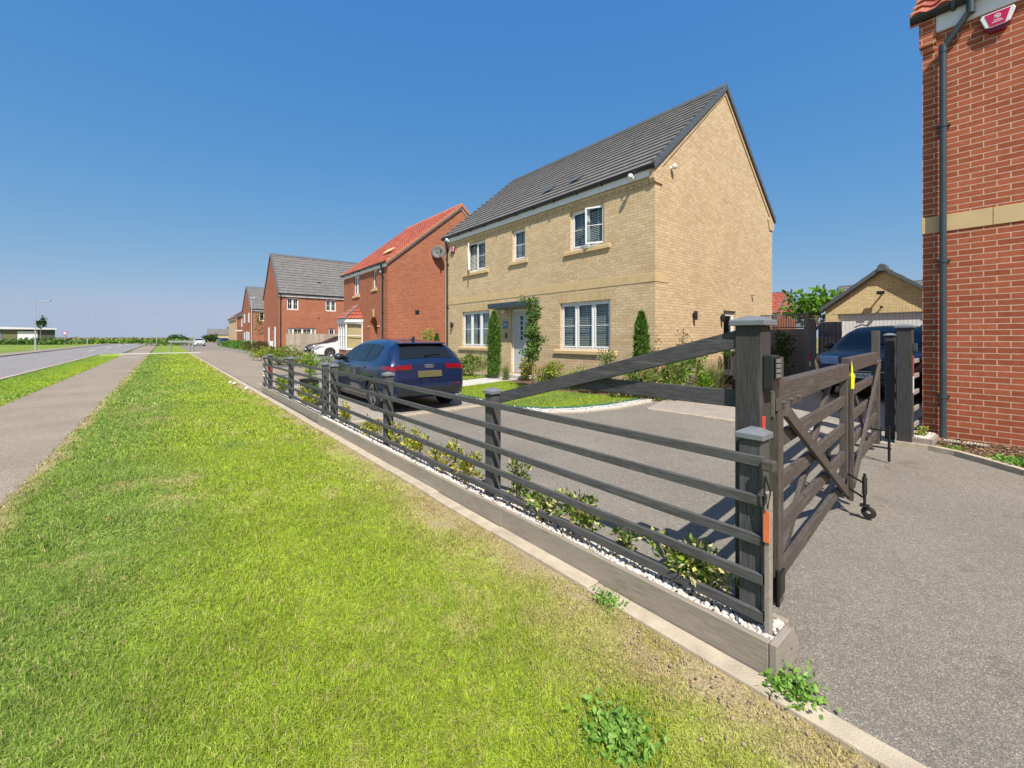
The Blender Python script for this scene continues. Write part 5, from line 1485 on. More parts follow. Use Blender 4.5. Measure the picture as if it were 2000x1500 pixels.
def make_car(name, S, paint, loc, rz, label, front=False, detail=True, badge=False, plate=None, group=None):
    """local +x runs from the rear bumper (0) to the nose (L)"""
    root = empty(name, loc, rz, label, 'car', group)
    L, hw = S['L'], S['hw']
    T = lambda x: lerp_tab(S['top'], x); Bt = lambda x: lerp_tab(S['bot'], x)
    PL = lambda x: lerp_tab(S['plan'], x); VT = lambda z: lerp_tab(S['vert'], z)
    def side_y(x, z):
        zt = T(x); r = np.minimum(.09, (zt - Bt(x)) * .4)
        w_ = hw * PL(x) * VT(z)
        q = np.clip((z - (zt - r)) / r, 0, 1)
        return w_ - .09 * (1 - np.sqrt(np.maximum(0, 1 - q * q * .98)))
    def top_z(x, yn): return T(x) + .035 * (1 - yn ** 2) * np.clip((T(x) - .8) / .4, .15, 1)
    xs = np.unique(np.concatenate([np.linspace(0, .15, 9), np.linspace(.15, .6, 16), np.linspace(.6, L - .6, 60), np.linspace(L - .6, L - .1, 14), np.linspace(L - .1, L, 6)]))
    ns, nt_ = 16, 10
    rings = []
    for x in xs:
        zb, zt = float(Bt(x)), float(T(x))
        f = np.linspace(0, 1, ns) ** .85
        z = zb + (zt - zb) * f
        y = side_y(np.full(ns, x), z)
        yn = np.linspace(1, -1, nt_ + 2)[1:-1]
        ty = y[-1]
        R_ = [(x, y[i], z[i]) for i in range(ns)] + [(x, ty * t, float(top_z(x, t))) for t in yn] + [(x, -y[i], z[i]) for i in range(ns - 1, -1, -1)]
        rings.append(R_)
    mb = MB(); n = len(rings[0])
    for R_ in rings: mb.v += [tuple(map(float, p)) for p in R_]
    for i in range(len(rings) - 1):
        for j in range(n):
            a = i * n + j; b_ = i * n + (j + 1) % n
            mb.f.append((a, b_, b_ + n, a + n)); mb.m.append(0)
    mb.f.append(tuple(range(n - 1, -1, -1))); mb.m.append(0)
    e = (len(rings) - 1) * n
    mb.f.append(tuple(e + j for j in range(n))); mb.m.append(0)
    body = mb.build('body', [MT[paint], MT['black_plastic']], root)
    # wheel arches cut out of the body
    cut = MB()
    for a in S['ax']:
        for s in (-1, 1):
            cut.lathe([(0, s * .52), (S['arch'], s * .52), (S['arch'], s * 1.2), (0, s * 1.2)], 40, (a, 0, S['r']), 'y')
    co = cut.build('cutter', [MT['black_plastic']])
    co.parent = root
    bm_ = body.modifiers.new('arches', 'BOOLEAN'); bm_.operation = 'DIFFERENCE'; bm_.object = co; bm_.solver = 'EXACT'; bm_.material_mode = 'TRANSFER'
    dg_ = bpy.context.evaluated_depsgraph_get(); dg_.update()
    me = bpy.data.meshes.new_from_object(body.evaluated_get(dg_)); me.name = 'body'
    body.modifiers.clear(); body.data = me
    bpy.data.objects.remove(co)
    me.polygons.foreach_set('use_smooth', [True] * len(me.polygons)); me.set_sharp_from_angle(angle=R(32))
    # ---- patches lying on the body surface
    def side_patch(nm, mat, x0, x1, zf0, zf1, off=.006, s=1, n_=24, m_=6, parent=body):
        m = MB(); X = np.linspace(x0, x1, n_)
        for i, x in enumerate(X):
            for j in range(m_ + 1):
                z = zf0(x) + (zf1(x) - zf0(x)) * j / m_
                m.v.append((float(x), s * (float(side_y(np.array([x]), np.array([z]))[0]) + off), float(z)))
        for i in range(n_ - 1):
            for j in range(m_):
                a = i * (m_ + 1) + j; m.f.append((a, a + 1, a + m_ + 2, a + m_ + 1)); m.m.append(0)
        return m.build(nm, MT[mat], parent, smooth=True)
    def top_patch(nm, mat, x0, x1, w0, w1, off=.007, n_=16, m_=14, parent=body, ya=-1, yb=1):
        m = MB(); X = np.linspace(x0, x1, n_)
        for i, x in enumerate(X):
            zt = float(T(x)); yy = float(side_y(np.array([x]), np.array([zt]))[0])
            sl = float((T(x + .01) - T(x - .01)) / .02); nl = math.hypot(sl, 1)
            wd = w0 + (w1 - w0) * i / (n_ - 1)
            for j in range(m_ + 1):
                t = (ya + (yb - ya) * j / m_) * wd
                m.v.append((float(x) - sl / nl * off, yy * t, float(top_z(x, t)) + off / nl))
        for i in range(n_ - 1):
            for j in range(m_):
                a = i * (m_ + 1) + j; m.f.append((a, a + 1, a + m_ + 2, a + m_ + 1)); m.m.append(0)
        return m.build(nm, MT[mat], parent, smooth=True)
    # glass
    top_patch('rear_window', 'car_glass', S['rear'][0], S['rear'][1], .86, .84)
    top_patch('windscreen_seal', 'black_plastic', S['wind'][0] - .05, S['wind'][1] + .04, .985, .985, off=.003)
    top_patch('windscreen', 'car_glass', S['wind'][0], S['wind'][1], .93, .92, off=.008)
    x0, x1 = S['side']
    cuts = [x0] + [p for pr in S['pillars'] for p in pr] + [x1]
    for s in (-1, 1):
        for i in range(0, len(cuts), 2):
            lo = lambda x: S['belt'] - .02 * (x - x0) / (x1 - x0) + max(0, (x0 + .22 - x)) * .55
            hi = lambda x: max(lo(x) + .004, float(T(x)) - .085)
            side_patch('side_window', 'car_glass', cuts[i], cuts[i + 1], lo, hi, s=s)
        # black sill and arch trims
        side_patch('sill_trim', 'black_plastic', S['ax'][0] + S['arch'] + .03, S['ax'][1] - S['arch'] - .03, lambda x: float(Bt(x)) + .004, lambda x: float(Bt(x)) + .07, s=s, m_=2)
        # tail lamp on the flank
        side_patch('tail_lamp', 'lamp_red', .034, .34, lambda x: min(S['lamp'][0] + .10 * x, float(T(x)) - .004), lambda x: min(S['lamp'][1] - .02 * x, float(T(x)) - .002), s=s, m_=4, n_=18)
        side_patch('headlamp', 'lamp_clear', L - .55, L - .03, lambda x: max(float(T(x)) - .20 + .10 * (L - x), .50), lambda x: float(T(x)) - .03, s=s, m_=4, n_=14)
        if detail:
            # door shut lines and handles
            for xl in (cuts[2] if len(cuts) > 2 else 1.3, cuts[4] - .04 if len(cuts) > 4 else 2.0, x1 + .02):
                side_patch('door_gap', 'black_plastic', xl, xl + .008, lambda x: float(Bt(x)) + .12, lambda x: S['belt'] - .01, off=.0015, s=s, n_=2, m_=10)
            for xl in (1.15, 2.02 + .15):
                z = S['belt'] - .13; yy = float(side_y(np.array([xl]), np.array([z]))[0])
                h = MB(); h.box(xl, xl + .2, s * yy - .012, s * yy + .012 + (.012 if s > 0 else -.012) * 0, z - .014, z + .014); h.build('door_handle', MT[paint], body, bevel=.008, loc=(0, s * .012, 0))
        # mirror
        xm = x1 - .12; zm = S['belt'] + .03; ym = float(side_y(np.array([xm]), np.array([zm]))[0])
        m = MB(); m.lathe([(0, -.07), (.05, -.06), (.075, -.02), (.08, .03), (.06, .06), (0, .065)], 14, (0, 0, 0), 'x')
        mo = m.build('mirror', MT['black_plastic'], body, smooth=True, loc=(xm, s * (ym + .12), zm)); mo.scale = (1, 1.5, 1)
    # tail lamps carried on to the tailgate
    for ya, yb in ((.55, 1.0), (-1.0, -.55)):
        top_patch('tail_lamp', 'lamp_red', .040, .062, 1, 1, ya=ya, yb=yb, n_=5, m_=6)
        top_patch('lamp_trim', 'black_plastic', .034, .0395, 1, 1, ya=ya * .99, yb=yb * .99, n_=3, m_=6)
    # rear face: plate, bumper insert, diffuser, spoiler, wiper
    w0 = hw * float(PL(0))
    m = MB(); m.prism([(-.018, .69), (-.006, .80), (.06, .82), (.06, .66)], 'y', -.26, .26)
    pz = m.build('number_plate', MT['plate_y'], body); pz.scale = (1, 1, 1)
    m = MB(); m.box(-.022, .05, -w0 * .94, w0 * .94, .34, .50); m.build('rear_insert', MT['black_plastic'], body, bevel=.02)
    m = MB(); m.box(-.03, .06, -w0 * .55, w0 * .55, .33, .39)
    m.build('diffuser', MT['black_plastic'], body, bevel=.006)
    xr = S['rear'][1] + .03; zr = float(T(xr)); yr = float(side_y(np.array([xr]), np.array([zr]))[0])
    m = MB(); m.prism([(xr - .13, zr + .012), (xr - .12, zr + .038), (xr + .16, zr + .068), (xr + .16, zr + .02)], 'y', -yr * .93, yr * .93); m.build('spoiler', MT[paint], body, bevel=.008)
    if detail:
        m = MB(); xw = S['rear'][0] + .03; zw = float(top_z(xw, 0)) + .03
        m.bar((xw - .01, .02, zw), (xw + .0, -.30, zw + .015), .014, .02); m.box(xw - .05, xw + .02, -.02, .05, zw - .02, zw + .02); m.build('wiper', MT['black_plastic'], body)
        m = MB(); m.prism([(.72, float(top_z(.72, 0)) - .005), (.90, float(top_z(.9, 0)) - .005), (.76, float(top_z(.8, 0)) + .07), (.73, float(top_z(.8, 0)) + .07)], 'y', -.012, .012); m.build('aerial_fin', MT['black_plastic'], body, bevel=.004)
        # tailgate shut line
        m = MB(); m.box(-.006, .03, -w0 * .80, w0 * .80, .612, .620); m.build('tailgate_gap', MT['black_plastic'], body)
        m = MB()
        for s in (-1, 1): m.box(-.026, .0, s * w0 * .84 - .05, s * w0 * .84 + .05, .52, .545)
        m.build('rear_reflector', MT['lamp_red'], body)
    if badge:
        m = MB()
        for k in range(4):
            cy = -.066 + .044 * k
            pts = [(float(S['top'][1][0]) + .018 - .004, cy + .030 * math.cos(t), .905 + .030 * math.sin(t)) for t in np.linspace(0, 2 * math.pi, 21)]
            for a, b_ in zip(pts[:-1], pts[1:]): m.bar(a, b_, .007, .010, up=(1, 0, 0))
        m.build('rings_badge', MT['galv'], body)
    if front:
        wf_ = hw * float(PL(L))
        m = MB(); m.box(L - .06, L + .014, -wf_ * .66, wf_ * .66, .44, .66); m.build('grille', MT['black_plastic'], body, bevel=.03)
        m = MB(); m.box(L - .05, L + .012, -wf_ * .98, wf_ * .98, .34, .43); m.build('lower_intake', MT['black_plastic'], body, bevel=.02)
        m = MB()
        for z in (.62,): m.box(L + .0145, L + .019, -wf_ * .64, wf_ * .64, z - .005, z + .005)
        m.build('grille_bars', MT['chrome'], body)
        m = MB(); m.box(L + .020, L + .028, -.26, .26, .475, .585); p_ = m.build('number_plate', MT['plate_w'], body, bevel=.004)
        if plate:
            cu = bpy.data.curves.new('lettering', 'FONT'); cu.body = plate; cu.size = .098; cu.align_x = 'LEFT'; cu.extrude = .0015; cu.space_character = 1.12
            to = bpy.data.objects.new('lettering', cu); col.objects.link(to)
            dg_ = bpy.context.evaluated_depsgraph_get(); dg_.update()
            me = bpy.data.meshes.new_from_object(to.evaluated_get(dg_)); bpy.data.objects.remove(to)
            me.materials.clear(); me.materials.append(MT['black_plastic'])
            to = bpy.data.objects.new('lettering', me); col.objects.link(to); to.parent = p_
            to.location = (L + .0295, -.10, .497); to.rotation_euler = (R(90), 0, R(90))
        m = MB()
        for s in (-1, 1): m.tube([(.9, s * .62, float(top_z(.9, .6)) + .04), (1.6, s * .62, float(top_z(1.6, .6)) + .055), (2.3, s * .62, float(top_z(2.3, .6)) + .02)], .016, 8)
        m.build('roof_rails', MT['black_plastic'], body)
    if front:
        for ya, yb in ((.56, .99), (-.99, -.56)):
            top_patch('headlamp', 'lamp_clear', L - .30, L - .055, 1, 1, ya=ya, yb=yb, n_=8, m_=6)
        if detail:
            for s in (-1, 1):
                side_patch('lamp_surround', 'black_plastic', L - .34, L - .03, lambda x: .40, lambda x: .47, s=s, m_=2, n_=8)
            top_patch('scuttle', 'black_plastic', S['wind'][1] + .01, S['wind'][1] + .11, .93, .93, n_=4)
            m = MB()
            for yy in (-.1, .5):
                xa, xb = S['wind'][1] + .03, S['wind'][1] - .16
                m.tube([(xa, yy, float(top_z(xa, 0)) + .02), (xb, yy + .45, float(top_z(xb, .4)) + .02)], .009, 5)
            m.build('wipers', MT['black_plastic'], body)
    # wheels
    for a in S['ax']:
        for s in (-1, 1):
            r = S['r']; y0 = s * (hw - .13)
            m = MB(); m.lathe([(r * .66, -.105), (r * .90, -.11), (r * .97, -.10), (r, -.07), (r, .07), (r * .97, .10), (r * .90, .11), (r * .66, .105), (r * .66, -.105)], 36, (0, 0, 0), 'y')
            wo = m.build('wheel', MT['rubber'], root, loc=(a, y0, r), smooth=True, sharp=50)
            m = MB(); m.lathe([(r * .67, -.09), (r * .62, .0), (r * .60, s * .04)], 28, (0, 0, 0), 'y'); m.lathe([(0, s * .0), (r * .64, s * .0)], 28, (0, 0, 0), 'y'); m.build('brake_well', MT['alloy_dark'], wo, smooth=True)
            m = MB(); m.lathe([(r * .60, s * .075), (r * .68, s * .092), (r * .69, s * .075), (r * .62, s * .05)], 32, (0, 0, 0), 'y')
            for k in range(5):
                t = 2 * math.pi * k / 5 + .3
                m.bar((.05 * math.cos(t), s * .085, .05 * math.sin(t)), (r * .64 * math.cos(t), s * .078, r * .64 * math.sin(t)), .062, .02, up=(0, 1, 0))
            m.lathe([(0, s * .105), (.05, s * .10), (.06, s * .07), (0, s * .07)], 16, (0, 0, 0), 'y')
            m.build('rim', MT['alloy'], wo, smooth=True, sharp=30)
    return root

# blue hatchback parked on the paler bay, tail towards the viewer: local +x must point along world -x
make_car('parked_car', HATCH, 'p_blue', (-6.93, 2.10, GZ(2.1) + .003), R(180 - 1.0), 'dark blue hatchback parked on the pale bay with its tail to the gates', badge=True)
make_car('parked_car', SUV, 'p_black', (-1.52, 9.36 + 4.75, GZ(10) + .003), R(-90), 'black four wheel drive car facing out before the garage door', front=True, plate='RWL')
make_car('parked_car', HATCH, 'p_white', (-30.3, 5.9 + 4.34, GZ(8)), R(-90 - 4), 'white hatchback parked nose out beside the wooden panel fence', front=True, detail=False)
make_car('parked_car', HATCH, 'p_black', (-32.9, 6.0 + 4.34, GZ(8)), R(-90), 'black hatchback parked beyond the white one, only its nose showing', front=True, detail=False)
make_car('parked_car', HATCH, 'p_white', (-98, 2.9, .02), R(0), 'white car parked far down the private drive, facing the viewer', front=True, detail=False)
make_car('parked_car', HATCH, 'p_navy', (-97, 6.6, .02), R(4), 'dark blue car parked far down the drive beside the white one', front=True, detail=False)

# ------------------------------------------------------------------ trees and shrubs of the front garden
def conifer(x, y, h, r, label, n=1500):
    n = int(n * 2.2)
    root = empty('conifer', (x, y, GZ(y)), 0, label, 'tree', 'slim columnar conifers')
    t = rng.random(n) ** .9
    a = rng.uniform(0, 6.283, n)
    prof = np.interp(t, [0, .06, .3, .6, .85, 1], [.55, .85, 1, .95, .66, .05])
    lump = .82 + .36 * vnoise(a * 1.6 + 20, t * 9 + x, 77)
    rr = r * prof * lump * (rng.random(n) ** .35)
    P = np.stack([rr * np.cos(a), rr * np.sin(a), .04 + t * h * .94], 1)
    d = np.stack([np.cos(a) * .35, np.sin(a) * .35, np.ones(n)], 1)
    n *= 1
    V, F, C = leafquads(P, .095, [(.07, .165, .02), (.11, .22, .028), (.15, .27, .035), (.05, .12, .018)], None, .28, None, .2, dirs=d)
    np_mesh('crown', V, F, C, MT['needle'], root)
    mb = MB(); mb.tube([(0, 0, -.05), (0, 0, h * .5), (0, 0, h * .9)], .035, 8, r1=.008); mb.build('trunk', MT['bark'], root, smooth=True)
    return root
def at(u, v, z, y=None):
    k = (1.47 - z) / (v - 660); X = (u - 1000) * k; Y = 825 * k
    return (.66 + .636 * X - .772 * Y, -2.025 + .772 * X + .636 * Y)
conifer(u2x(965, 6.4), 6.4, 2.28, .21, 'slim dark green conifer to the left of the front door', 2400)
conifer(u2x(1253, 6.35), 6.35, 1.98, .17, 'slim pointed conifer in the bed near the house corner', 1900)
conifer(u2x(853, 7.3), 7.3, 1.55, .13, 'small slim conifer beyond the blue car at the far end of the buff house', 900)

def young_tree(name, x, y, h, label, n=900, r=.30, z0=.70, pal=None, size=.085, droop=.2, sticks=14, group=None):
    root = empty(name, (x, y, GZ(y)), random.uniform(0, 6), label, 'tree', group)
    mb = MB(); mb.tube([(0, 0, -.05), (.01, 0, h * .3), (-.015, .01, h * .62), (0, 0, h * .93)], .030 * h / 2.4, 8, r1=.006)
    tips = []
    for i in range(sticks):
        t = random.uniform(z0 / h, .92); a = random.uniform(0, 6.283); l = r * random.uniform(.5, 1.25) * (1.1 - .4 * t)
        p0 = Vector((0, 0, h * t)); p1 = p0 + Vector((l * math.cos(a) * .6, l * math.sin(a) * .6, l * .55)); p2 = p0 + Vector((l * math.cos(a), l * math.sin(a), l * (.8 - droop)))
        mb.tube([p0, p1, p2], .009 * h / 2.4, 5, r1=.003); tips.append((p0, p1, p2))
    mb.build('trunk', MT['bark'], root, smooth=True)
    P, D = [], []
    for i in range(n):
        if random.random() < .45:
            z = random.uniform(z0, h); rr = r * .38 * random.random() ** .5; a = random.uniform(0, 6.283)
            P.append((rr * math.cos(a), rr * math.sin(a), z)); D.append((math.cos(a), math.sin(a), .3))
        else:
            p0, p1, p2 = random.choice(tips); t = random.random() ** .7
            p = p0.lerp(p1, t * 2) if t < .5 else p1.lerp(p2, t * 2 - 1)
            g_ = .055
            P.append((p.x + random.gauss(0, g_), p.y + random.gauss(0, g_), p.z + random.gauss(0, g_))); D.append((random.gauss(0, 1), random.gauss(0, 1), random.gauss(-.1, .6)))
    V, F, C = leafquads(np.array(P), size, pal or GREEN, None, .55, (0, 0, .5), .25, dirs=np.array(D))
    np_mesh('crown', V, F, C, MT['leaf'], root)
    return root
tx, ty = at(1040, 762, .13)
young_tree('young_tree', tx, ty, 2.42, 'young slender tree with a bare pale stem on the front lawn before the door', 2600, .34, .78, [(.09, .19, .03), (.12, .235, .04), (.17, .28, .055)], .072, sticks=20)

# shrub bed along the house front
def bed_shrub(u, y, r, n, pal, label, size=.07, wts=None, k=14):
    return shrub('garden_shrub', (u2x(u, y), y, GZ(y) - .02), (r[0] * 1.25, r[1] * 1.2, r[2] * 1.42), int(n * 2.4), size * .95, pal, label, 'shrub', wts, k, 'shrubs in the bed round the house')
bed_shrub(921, 6.3, (.62, .42, .34), 1100, PHOT, 'bushy shrub below the far left ground floor window', .075)
bed_shrub(1068, 6.2, (.55, .40, .28), 700, LIMEG + [(.26, .12, .04)], 'lime green shrub right of the young tree', .075)
bed_shrub(1120, 6.3, (.42, .36, .22), 450, LIMEG, 'low lime shrub under the right ground floor window', .07)
bed_shrub(1163, 6.1, (.30, .30, .24), 330, PHOT, 'dark leaved shrub below the right end of the window', .07)
bed_shrub(1187, 6.35, (.26, .24, .44), 330, PHOT + [(.42, .36, .24)], 'taller pale tipped shrub at the right end of the window', .07)
bed_shrub(1222, 6.0, (.36, .32, .30), 480, PHOT, 'glossy shrub left of the corner conifer', .075)
bed_shrub(1282, 6.55, (.24, .22, .55), 240, [(.22, .15, .07), (.16, .22, .06), (.28, .22, .10)], 'bronze leaved shrub behind the corner conifer', .06)
bed_shrub(1270, 6.25, (.40, .34, .32), 560, PHOT + [(.34, .24, .08), (.22, .33, .06)], 'mixed bronze and green shrub at the foot of the corner conifer', .075)
bed_shrub(1312, 6.65, (.36, .34, .36), 560, PHOT, 'glossy leaved shrub right of the corner conifer', .085)
bed_shrub(1350, 7.2, (.42, .36, .44), 700, [(.12, .24, .02), (.19, .33, .03), (.26, .40, .05)], 'bright lime shrub behind the stub of grey fence', .085)
bed_shrub(1346, 7.9, (.34, .30, .58), 420, [(.24, .15, .07), (.13, .18, .05), (.36, .28, .16)], 'red tinged shrub against the gable wall', .07)
bed_shrub(1030, 6.7, (.20, .2, .28), 200, [(.26, .30, .05), (.34, .30, .08)], 'yellowish grassy clump at the door step', .12)
def ornamental_grass(x, y, h, n, label, sp=.16):
    P = np.stack([rng.normal(size=n) * sp * .5, rng.normal(size=n) * sp * .5, np.zeros(n)], 1)
    V, F, C = blades(P, h, .010, [(.16, .24, .06), (.24, .30, .09), (.34, .32, .14)], .55, None, .25)
    o = np_mesh('ornamental_grass', V, F, C, MT['grass']); o.location = (x, y, GZ(y)); tag(o, label, 'plant')
ornamental_grass(u2x(1392, 8.0), 8.0, .72, 420, 'dense arching ornamental grass clump beside the side door')
ornamental_grass(u2x(1374, 8.6), 8.6, 1.25, 70, 'taller sparse feathery grass against the gable wall', .2)
ornamental_grass(u2x(988, 6.4), 6.4, .55, 160, 'small grass clump between the slim conifer and the door', .1)
# potted topiary by the side door, potted shrub by the garden fence
def topiary(x, y, z, label):
    root = empty('potted_plant', (x, y, z), 0, label, 'plant')
    mb = MB(); mb.lathe([(0, 0), (.11, 0), (.14, .24), (.15, .25), (.12, .25), (.11, .2), (0, .2)], 20); mb.build('pot', MT['pot'], root, smooth=True, sharp=40)
    mb = MB(); mb.tube([(0, 0, .2), (0, 0, .85)], .014, 6); mb.build('stem', MT['bark'], root)
    P, q = clump_pts(420, (.20, .20, .22), 18, .3); P[:, 2] += .86
    V, F, C = leafquads(P, .05, GREEN, None, .6, None, .25, dirs=q); np_mesh('foliage', V, F, C, MT['leaf'], root)
topiary(-4.78, 10.55, GB, 'small ball topiary in a black pot by the side door')
pg = empty('potted_shrub', (-3.95, 12.4, GB), 0, 'dark green bushy shrub in a square black pot by the garden fence', 'shrub')
mb = MB(); mb.box(-.22, .22, -.22, .22, 0, .45); mb.build('pot', MT['pot'], pg, bevel=.01)
P, q = clump_pts(1300, (.36, .36, .62), 22, .3); P[:, 2] += 1.0
V, F, C = leafquads(P, .075, DEEP + [(.10, .17, .03)], None, .5, None, .25, dirs=q); np_mesh('foliage', V, F, C, MT['leaf'], pg)
mb = MB(); mb.tube([(0, 0, .4), (0, .02, 1.2)], .02, 6); mb.build('stem', MT['bark'], pg)
sp_ = empty('tub_planter', (-3.95, 9.5, GB), 0, 'low dark tub at the side of the drive behind the tall gate post', 'planter')
mb = MB(); mb.box(-.2, .2, -.2, .2, 0, .28); mb.build('tub', MT['pot'], sp_, bevel=.01); mb = MB(); mb.box(-.17, .17, -.17, .17, .281, .285); mb.build('soil', MT['mulch'], sp_)
# lawn, its white gravel edge and the dark bed
lawn_front = [(-9.6, 3.75), (-7.45, 3.72), (-6.9, 3.60), (-6.1, 3.62), (-5.55, 3.92), (-5.12, 4.45), (-4.85, 5.1), (-4.72, 6.0), (-4.85, 6.35)]
lawn = lawn_front + [(-5.6, 5.95), (-6.4, 5.75), (-7.3, 5.70), (-8.4, 5.9), (-9.6, 6.2)]
sheet('mulch_bed', [[(-9.65, 3.8), (-7.4, 3.8), (-5.2, 4.6), (-4.75, 6.0), (-4.35, 7.2), (-4.3, 12.5), (-5.06, 12.5), (-5.06, 7.21), (-9.65, 7.21)]], MT['mulch'], .006)
def inpoly(x, y, poly):
    c = np.zeros(len(x), bool); j = len(poly) - 1
    for i in range(len(poly)):
        xi, yi = poly[i]; xj, yj = poly[j]
        c ^= ((yi > y) != (yj > y)) & (x < (xj - xi) * (y - yi) / (yj - yi + 1e-9) + xi); j = i
    return c
def lawn_cf(x, y): return turf_colour(x + 30, -1.9 + 0 * y)[0]
sheet('lawn', [lawn], MT['lawn'] if 'lawn' in MT else simple('lawn_soil', (.12, .17, .035), .95, var=.4, vs=4), .018)
sheet('lawn', [[(-15, 4.0), (-10.95, 4.0), (-10.95, 6.6), (-15, 6.6)]], simple('lawn_soil_far', (.12, .17, .035), .95, var=.4, vs=4), .018)
def lawn_grass():
    n = 60000
    x = rng.uniform(-15, -4.5, n); y = rng.uniform(3.5, 6.7, n)
    k = inpoly(x, y, lawn) | ((x < -10.95) & (y > 4.0) & (y < 6.6))
    x, y = x[k], y[k]
    c, dry = turf_colour(x * 1.4 + 60, -1.75 + .4 * np.sin(x * 2), True)
    P = np.stack([x, y, gz(y) + .015], 1)
    V, F, C = blades(P, .038, .012, c, .7, bright=.3)
    o = np_mesh('grass', V, F, C, MT['grass']); tag(o, 'short grass of the small front lawn before the buff house', 'grass', kind='stuff')
lawn_grass()
sheet('garden_path', [[(-10.9, 3.72), (-9.65, 3.72), (-9.65, 7.2), (-10.9, 7.2)]], MT['paving'], .012)
def gravel_edge():
    pts = [Vector((a, b_)) for a, b_ in lawn_front]
    V = []
    for p, q in zip(pts[:-1], pts[1:]):
        m_ = int((q - p).length / .022)
        for i in range(m_ * 2):
            t = random.random(); nrm = Vector(((q - p).y, -(q - p).x)).normalized()
            if nrm.y > 0 and (q - p).x > 0: nrm = -nrm
            V.append(p.lerp(q, t) + nrm * random.uniform(.0, .24))
    P = np.array([(v.x, v.y, GZ(v.y) + .02) for v in V])
    v_, f_, c_ = leafquads(P, .045, [(.66, .64, .60), (.72, .70, .66), (.55, .53, .5)], None, .8, (0, 0, 4), .1, dirs=np.stack([rng.normal(size=len(P)), rng.normal(size=len(P)), rng.normal(size=len(P)) * .3], 1))
    tag(np_mesh('gravel', v_, f_, c_, MT['soil']), 'band of white gravel edging the curved front lawn', 'gravel', kind='stuff')
gravel_edge()
pts = []
for i in range(len(lawn_front) - 1):
    pts.append((lawn_front[i][0], lawn_front[i][1], GZ(lawn_front[i][1]) + .045))
MT['green_edge'] = simple('green_edging', (.02, .14, .09), .5)
mb = MB()
for a, b_ in zip(pts[:-1], pts[1:]): mb.bar((a[0], a[1], a[2] - .018), (b_[0], b_[1], b_[2] - .018), .01, .028)
tag(mb.build('lawn_edging', MT['green_edge']), 'thin green plastic edging strip along the curved front lawn', 'edging')
def offs(d): return [(x + d * (.3 if i > 5 else 0) + 0, y - d * (1 if i < 4 else .7)) for i, (x, y) in enumerate(lawn_front)]
sheet('lawn_gravel_bed', [lawn_front + [(-4.55, 6.35), (-4.44, 6.0), (-4.55, 5.0), (-4.82, 4.3), (-5.3, 3.68), (-6.0, 3.36), (-6.9, 3.36), (-7.45, 3.47), (-9.6, 3.5)]], simple('pale_gravel', (.55, .53, .49), .95, var=.2, vs=40, bmp=.5), .008)
edging([(-9.6, 3.46), (-7.45, 3.43), (-6.9, 3.32), (-6.0, 3.32), (-5.27, 3.64), (-4.78, 4.27), (-4.51, 4.98), (-4.40, 6.0)], .06, -.05, .014)

# plants at the far end of the plot, behind the far fence
ps = empty('potted_shrub', (-11.2, .9, 0), 0, 'tall yellow green shrub in a dark pot at the far end of the drive', 'shrub')
mb = MB(); mb.lathe([(0, 0), (.18, 0), (.24, .38), (.26, .40), (.21, .40), (.2, .33), (0, .33)], 20); mb.build('pot', MT['pot'], ps, smooth=True, sharp=40)
P, q = clump_pts(520, (.24, .24, .36), 16, .34); P[:, 2] += .74
V, F, C = leafquads(P, .10, LIMEG + [(.3, .36, .08)], None, .3, None, .25, dirs=q + np.array([0, 0, .8])); np_mesh('foliage', V, F, C, MT['leaf'], ps)
mb = MB(); mb.tube([(0, 0, .3), (0, .02, .9)], .02, 6); mb.build('stem', MT['bark'], ps)
tb = empty('tub_planter', (-9.6, .62, 0), 0, 'low black trough with small green plants beside the blue car nose', 'planter')
mb = MB(); mb.box(-.55, .55, -.14, .14, 0, .22); mb.build('trough', MT['pot'], tb, bevel=.01)
P, q = clump_pts(160, (.5, .12, .10), 14, .3); P[:, 2] += .32
V, F, C = leafquads(P, .06, GREEN, None, .6, None, .25, dirs=q + np.array([0, 0, .6])); np_mesh('foliage', V, F, C, MT['leaf'], tb)
def street_shrub(u, v, r, n, pal, label, size=.1, k=16, zb=0.):
    x, y = at(u, v, zb); return shrub('street_shrub', (x, y, zb - .02), r, n, size, pal, label, 'shrub', None, k, 'shrubs beside the shared drive')
YB = [(.30, .34, .03), (.22, .30, .03), (.40, .42, .06)]
street_shrub(545, 713, (1.15, 1.0, .62), 1500, [(.11, .20, .025), (.20, .29, .035), (.30, .36, .05)], 'round bright green bush beyond the far fence end', .12)
street_shrub(512, 704, (1.1, .8, .48), 1000, YB, 'yellow leaved bush just left of the round green bush', .12)
street_shrub(505, 696, (2.0, 1.2, .62), 1300, [(.10, .07, .035), (.16, .09, .05), (.09, .11, .03)], 'dark bronze bush before the second gabled house', .15)
street_shrub(580, 712, (.9, .7, .42), 700, YB, 'pale yellow bush right of the round green bush', .11)
street_shrub(638, 716, (1.1, .55, .40), 1100, [(.10, .19, .03), (.17, .26, .04), (.70, .68, .60)], 'white flowered bush in front of the white hatchback', .08)
street_shrub(672, 712, (1.0, .5, .40), 800, [(.26, .32, .03), (.33, .36, .05), (.40, .28, .05)], 'golden bush left of the blue car roof', .09)
def hedge(name, x0, x1, y, h, w_, n, pal, label, size=.16):
    P = np.stack([rng.uniform(x0, x1, n), y + rng.normal(size=n) * w_ * .35, rng.uniform(.02, 1, n) ** .8 * h], 1)
    P[:, 2] *= .75 + .5 * vnoise(P[:, 0] * .9, P[:, 0] * 0 + 3.3, 9)
    V, F, C = leafquads(P, size, pal, None, .55, (0, 0, .8), .25)
    o = np_mesh(name, V, F, C, MT['leaf']); tag(o, label, 'hedge'); return o
